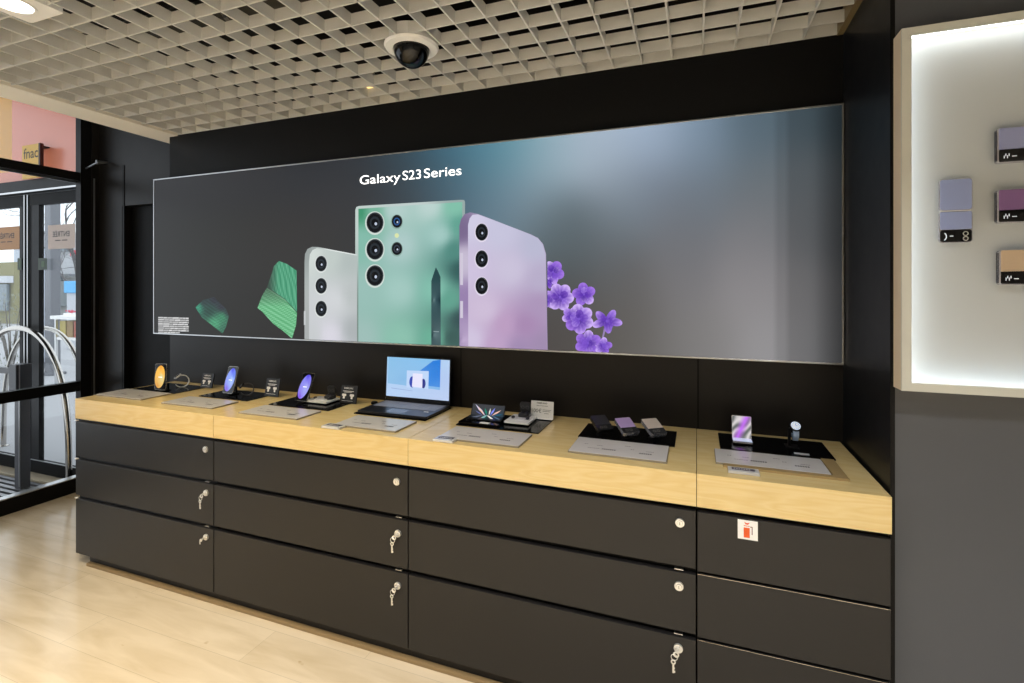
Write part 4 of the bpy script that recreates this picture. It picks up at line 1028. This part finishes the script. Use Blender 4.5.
for (x0p, x1p, lab) in ((38.5, 47, 'green push pad sticker on the right entrance door'), (17.8, 21.8, 'green push pad sticker on the left entrance door')):
    a = onY(x0p, 270, YD - .024); b = onY(x1p, 258, YD - .024)
    t = thing('door_sticker', ((a.x+b.x)/2, YD - .024, a.z), lab, 'sticker', 'green stickers on the doors')
    MB().box(a.x, b.x, YD - .026, YD - .024, a.z, b.z).build('sheet', mat('dark_green', (26, 50, 18), .5), t)
    w, h = b.x - a.x, b.z - a.z
    MB().box(a.x + w * .4, a.x + w * .75, YD - .0268, YD - .026, a.z + h * .25, a.z + h * .75).build('figure', mat('pale_green', (52, 84, 34), .5), t)
# door head and transom
struct(MB().box(XV0, XS - .06, YD - .05, YD + .05, zd + .012, 2.415).build('trim_11', M_frame))
struct(MB().box(XV0, XS - .06, YD - .056, YD - .05, zd + .012, zd + .026).build('trim_12', M_alu))
pk = mat('salmon_transom_film', (206, 132, 112), .25, emit=(214, 138, 118), es=.22)
yl = mat('ochre_transom_film', (206, 150, 60), .3, emit=(200, 146, 60), es=.22)
xy = onY(12, 150, YD).x
tp = struct(MB().box(xy, XS + .03, YD, YD + .02, 2.415, 3.7).box(XV0, xy, YD, YD + .02, 2.415, 2.52).build('window_2', pk))
tp2 = struct(MB().box(XV0, xy, YD, YD + .02, 2.52, 3.7).build('window_3', yl))
a = onY(24.5, 170, YD - .06); b = onY(43, 143.5, YD - .06)
t = thing('hanging_sign', ((a.x+b.x)/2, YD - .06, b.z - .27), 'yellow square shop sign with fnac lettering seen above the doors', 'sign')
zb0 = b.z - .27
MB().box(a.x, b.x - .02, YD - .075, YD - .06, zb0, b.z).build('sign_face', mat('ochre_sign', (196, 158, 72), .5, emit=(190, 152, 74), es=.35), t)
MB().box(b.x - .02, b.x, YD - .08, YD - .055, zb0, b.z).build('sign_edge', mat('dark_red_brown', (70, 30, 24), .5), t)
q = MB(); M = lf(Vector((a.x, YD - .0756, zb0)), Vector((1, 0, 0)), Vector((0, 0, 1)))
letters(q, 'fnac', M, .02, .16, b.x - a.x - .055, .085, bold=.01)
q.build('sign_lettering', mat('dark_olive_ink', (70, 54, 26), .5), t)
MB().box(a.x + .02, b.x - .03, YD - .06, YD - .0, b.z - .02, b.z - .01).build('bracket', M_frame, t)

# steel hoops
def hoop(px_ap, py_ap, xr, yp, rt, label, zbase=0.0, ph=1):
    ap = onY(px_ap, py_ap, yp); hw = xr - ap.x; top = ap.z
    t = thing('steel_hoop', (ap.x, yp, zbase), label, 'hoop barrier', 'steel hoops at the entrance')
    pts = []
    n = 40
    for k in range(n + 1):
        a_ = math.pi * k / n; cx = -math.cos(a_); sy = math.sin(a_)
        pts.append((ap.x + hw * (abs(cx) ** .95) * (1 if cx > 0 else -1), yp, zbase + (top - zbase) * (sy ** .62)))
    MB().tube(pts, rt, 14).build('hoop_tube', M_steel, t, smooth=True)
    for s_ in (-1, 1): MB(Matrix.Translation((ap.x + s_ * hw, yp, zbase))).lathe([(rt * 2.2, 0), (rt * 2.2, .006), (rt * 1.1, .01), (0, .01)], 20).build('base_flange', M_steel, t, smooth=True)
hoop(19, 328, onY(69, 470, 2.42).x, 2.42, .021, 'polished steel hoop inside the entrance doors', -.004)
rB = onY(47, 328, 2.85).x; lB = onY(3.5, 440, 2.85).x
hoop(44, 328, 2 * onY(44, 328, 2.85).x - lB, 2.85, .021, 'polished steel hoop outside, just beyond the door glass', -.02)
# barrier post
bx = onY(22, 364, 2.28)
t = thing('barrier_post', (bx.x, 2.28, 0), 'dark grey barrier post with side arm inside the vestibule', 'barrier')
gm = mat('dark_grey_metal', (66, 66, 70), .4)
MB().box(bx.x - .035, bx.x + .048, 2.25, 2.31, -.004, .76).build('post', gm, t, bevel=.004)
MB().box(bx.x - .065, bx.x + .03, 2.23, 2.33, .742, bx.z).build('head', mat('charcoal_head', (48, 48, 52), .4), t, bevel=.004)
MB().box(bx.x - 1.2, bx.x - .06, 2.265, 2.295, .86, .905).build('arm', gm, t, bevel=.003)
MB().box(bx.x + .034, bx.x + .040, 2.245, 2.25, .02, .94).build('edge_strip', M_alu, t)

# ================================================================ OUTSIDE
struct(MB().box(-40, 12, YD + .02, 45, -.10, -.02).build('ground', mat('pale_paving', (166, 166, 168), .8, noise=3)))
def outpt(px, py, y): return onY(px, py, y)
def facade(x0p, x1p, topp, y, m, name, label, depth=.4):
    a = onY(x0p, 300, y); b = onY(x1p, 300, y); z = onY(x1p, topp, y).z
    t = thing(name, ((a.x+b.x)/2, y, -.02), label, 'building', 'buildings across the street')
    MB().box(a.x, b.x, y, y + depth, -.02, z).build('wall', m, t)
    return t, a, b
t, a, b = facade(20, 84, 232, 16, mat('white_render', (196, 198, 203), .8), 'shop_building', 'white shop building across the street behind the right door')
for (xp0, xp1, yp0, yp1) in ((56, 70, 243, 252), (56, 62, 276, 281)):
    p0 = onY(xp0, yp1, 15.95); p1 = onY(xp1, yp0, 15.95); MB().box(p0.x, p1.x, 15.9, 16, p0.z, p1.z).build('window', mat('grey_glass', (110, 124, 132), .2), t)
for (xp0, xp1, yp0, yp1) in ((71, 76, 250, 256), (54.5, 59, 260, 264)):
    p0 = onY(xp0, yp1, 15.9); p1 = onY(xp1, yp0, 15.9); MB().box(p0.x, p1.x, 15.86, 15.9, p0.z, p1.z).build('red_sign', mat('red_sign', (214, 50, 70), .5), t)
p0 = onY(55, 276.5, 15.9); p1 = onY(75, 274, 15.9); MB().box(p0.x, p1.x, 15.6, 15.9, p0.z, p1.z).build('awning_edge', mat('grey_edge', (120, 124, 128), .6), t)
p0 = onY(54, 306, 15.9); p1 = onY(76, 281, 15.9); MB().box(p0.x, p1.x, 15.85, 15.9, p0.z, p1.z).build('shop_window', mat('grey_glass', (0, 0, 0)), t)
t, a, b = facade(-60, 14, 262, 13, mat('ochre_render', (140, 134, 90), .8), 'low_building', 'low ochre building across the street behind the left door')
p0 = onY(-20, 283, 12.9); p1 = onY(12, 276, 12.9); MB().box(p0.x, p1.x, 12.7, 12.95, p0.z, p1.z).build('fascia', mat('pale_fascia', (206, 208, 212), .7), t)
p0 = onY(-20, 310, 12.9); p1 = onY(8, 284, 12.9); MB().box(p0.x, p1.x, 12.85, 12.95, p0.z, p1.z).build('window', mat('grey_glass', (0, 0, 0)), t)
t, a, b = facade(14, 22, 246, 20, mat('grey_render', (170, 176, 184), .8), 'tall_building', 'narrow pale building between the two others')
# street pillar
p0 = onY(48, 340, 5.5); p1 = onY(54, 200, 5.5)
t = thing('street_post', ((p0.x+p1.x)/2, 5.5, -.02), 'grey steel post standing on the pavement outside the right door', 'post')
MB().box(p0.x, p1.x, 5.45, 5.6, -.02, 4.2).build('shaft', mat('post_grey', (104, 106, 112), .5), t, bevel=.006)
MB().box(p0.x - .06, p1.x + .06, 5.40, 5.66, -.02, .03).build('base_plate', mat('post_grey', (0, 0, 0)), t, bevel=.006)
p0 = onY(42.5, 340, 5.9); p1 = onY(46.5, 200, 5.9)
t = thing('advert_column', ((p0.x+p1.x)/2, 5.95, -.02), 'pale advertising column on the pavement beside the grey post', 'advertising column')
MB().box(p0.x, p1.x, 5.9, 6.0, .1, 2.3).build('panel', mat('pale_blue_panel', (196, 204, 220), .4), t, bevel=.01)
MB().box(p0.x + .02, p1.x - .02, 5.91, 5.99, -.02, .1).build('foot', mat('post_grey', (0, 0, 0)), t)
# blue parcel box and market table
p0 = onY(63.5, 293, 8); p1 = onY(77, 281, 8)
t = thing('blue_stand', ((p0.x+p1.x)/2, 8.1, -.02), 'bright blue stand box seen through the right door', 'stand')
MB().box(p0.x, p1.x, 8, 8.3, p0.z, p1.z).build('box', mat('sky_blue', (84, 176, 232), .5), t, bevel=.02)
MB().box(p0.x + .04, p1.x - .04, 8.05, 8.25, -.02, p0.z).build('pedestal', mat('white_render', (0, 0, 0)), t)
p0 = onY(50, 319, 4.6); p1 = onY(80, 317.5, 4.6)
t = thing('market_table', ((p0.x+p1.x)/2, 4.8, -.02), 'white-topped market table with book boxes outside the right door', 'table')
MB().box(p0.x, p1.x, 4.6, 5.1, p0.z, p1.z + .012).build('table_top', M_paper, t)
for xx in (p0.x + .05, p1.x - .08):
    for yy in (4.63, 5.04): MB().box(xx, xx + .03, yy, yy + .03, -.02, p0.z).build('leg', M_alu, t)
for k, c in enumerate(((186, 168, 90), (150, 120, 70), (176, 84, 60), (190, 170, 100))):
    u0 = p0.x + .10 + k * .17
    props(MB().box(u0, u0 + .14, 4.67, 4.9, .80, p0.z - .03).build('book_box', mat('bookbox%d' % k, c, .6), loc=(u0, 4.75, .80)), ['ochre', 'brown', 'red', 'yellow'][k] + ' book box under the market table top outside', 'box', 'book boxes at the market table')
    
MB().box(p0.x + .08, p1.x - .08, 4.64, 5.02, .76, .799).build('shelf', M_paper, t)
# red flowers on the table
rp = onY(72, 315.5, 4.8)
t = thing('red_planter', (rp.x, 4.8, p1.z + .012), 'red flowers in a low planter on the market table', 'planter')
MB().box(rp.x - .12, rp.x + .06, 4.75, 4.85, p1.z + .0125, p1.z + .045).build('trough', M_paper, t)
q = MB(); random.seed(3)
for k in range(16):
    cx, cy, cz = rp.x - .03 + random.uniform(-.09, .09), 4.8 + random.uniform(-.04, .04), p1.z + .055 + random.uniform(0, .03)
    q.M = Matrix.Translation((cx, cy, cz)); q.lathe([(0, -.014), (.014, 0), (0, .014)], 6)
q.build('blooms', mat('red_bloom', (206, 40, 80), .5), t)
# shrub outside left door
random.seed(5)
sp = onY(11, 345, 5.2)
t = thing('street_shrub', (sp.x, 5.2, -.02), 'bare greyish shrub in the street outside the left door', 'shrub')
q = MB()
for k in range(260):
    a = random.uniform(0, 6.28); z = random.uniform(.15, 1.45); r = .42 * math.sqrt(random.random()) * (1 - .35 * z)
    q.M = Matrix.Translation((sp.x + r * math.cos(a), 5.2 + r * math.sin(a), z)) @ Matrix.Rotation(random.uniform(0, 3), 4, 'X') @ Matrix.Rotation(random.uniform(0, 3), 4, 'Z')
    q.bm.faces.new([q.v(p) for p in ((-.03, 0, 0), (0, -.018, .004), (.03, 0, 0), (0, .018, .004))])
q.build('foliage', mat('grey_green_leaf', (126, 130, 112), .7), t)
q = MB()
for k in range(9):
    a = k * .7; q.tube([(sp.x, 5.2, -.02), (sp.x + .1 * math.cos(a), 5.2 + .1 * math.sin(a), .6), (sp.x + .3 * math.cos(a), 5.2 + .3 * math.sin(a), 1.3)], [.014, .01, .004], 6)
q.build('stems', mat('twig_brown', (96, 88, 78), .7), t, smooth=True)
# bare street tree above the doors
tx = onY(62, 215, 11)
t = thing('bare_tree', (tx.x + 1.2, 11, -.02), 'bare street tree with thin branches behind the right door', 'tree')
q = MB(); random.seed(12)
base = Vector((tx.x + 1.2, 11, -.02))
def branch(p, d, l, r, n):
    pts = [p]; dd = d.copy()
    for k in range(4):
        dd = (dd + Vector((random.uniform(-.2, .2), random.uniform(-.2, .2), random.uniform(-.08, .14)))).normalized(); pts.append(pts[-1] + dd * l / 4)
    q.tube(pts, [r * (1 - .18 * k) for k in range(5)], 6)
    if n:
        for k in range(4): 
            v = (dd + Vector((random.uniform(-1, 1), random.uniform(-.8, .8), random.uniform(-.4, .7)))).normalized(); branch(pts[2 + k % 3], v, l * .68, r * .5, n - 1)
branch(base, Vector((0, 0, 1)), 2.6, .09, 4)
q.build('branches', mat('bark_grey', (84, 80, 80), .8), t)

# ================================================================ LIGHT
W_ = bpy.data.worlds.new('overcast'); SC.world = W_; W_.use_nodes = True
nt = W_.node_tree; bg = nt.nodes['Background']
sk = nt.nodes.new('ShaderNodeTexSky'); sk.sky_type = 'HOSEK_WILKIE'; sk.turbidity = 8; sk.sun_direction = (-.4, .5, .75)
mx = nt.nodes.new('ShaderNodeMixRGB'); mx.inputs['Fac'].default_value = .85; mx.inputs['Color2'].default_value = (.86, .92, 1.0, 1)
nt.links.new(sk.outputs['Color'], mx.inputs['Color1']); nt.links.new(mx.outputs['Color'], bg.inputs['Color'])
bg.inputs['Strength'].default_value = 1.8

cam = bpy.data.cameras.new('camera'); co = bpy.data.objects.new('camera', cam); COL.objects.link(co)
co.location = EYE; co.rotation_euler = (math.pi/2, 0, TH)
cam.sensor_width = 36; cam.lens = F / 1024 * 36; cam.shift_x = 0; cam.shift_y = -(341.5 - Y0) / 1024
cam.clip_start = .02; cam.clip_end = 200
SC.camera = co
for o in list(COL.objects):
    if '_loc' in o: del o['_loc']
vs_ = SC.view_settings; vs_.view_transform = 'Standard'; vs_.look = 'None'; vs_.gamma = 1; vs_.exposure = .14; vs_.use_curve_mapping = False
SC.cycles.use_denoising = True; SC.cycles.max_bounces = 10; SC.cycles.sample_clamp_indirect = 6
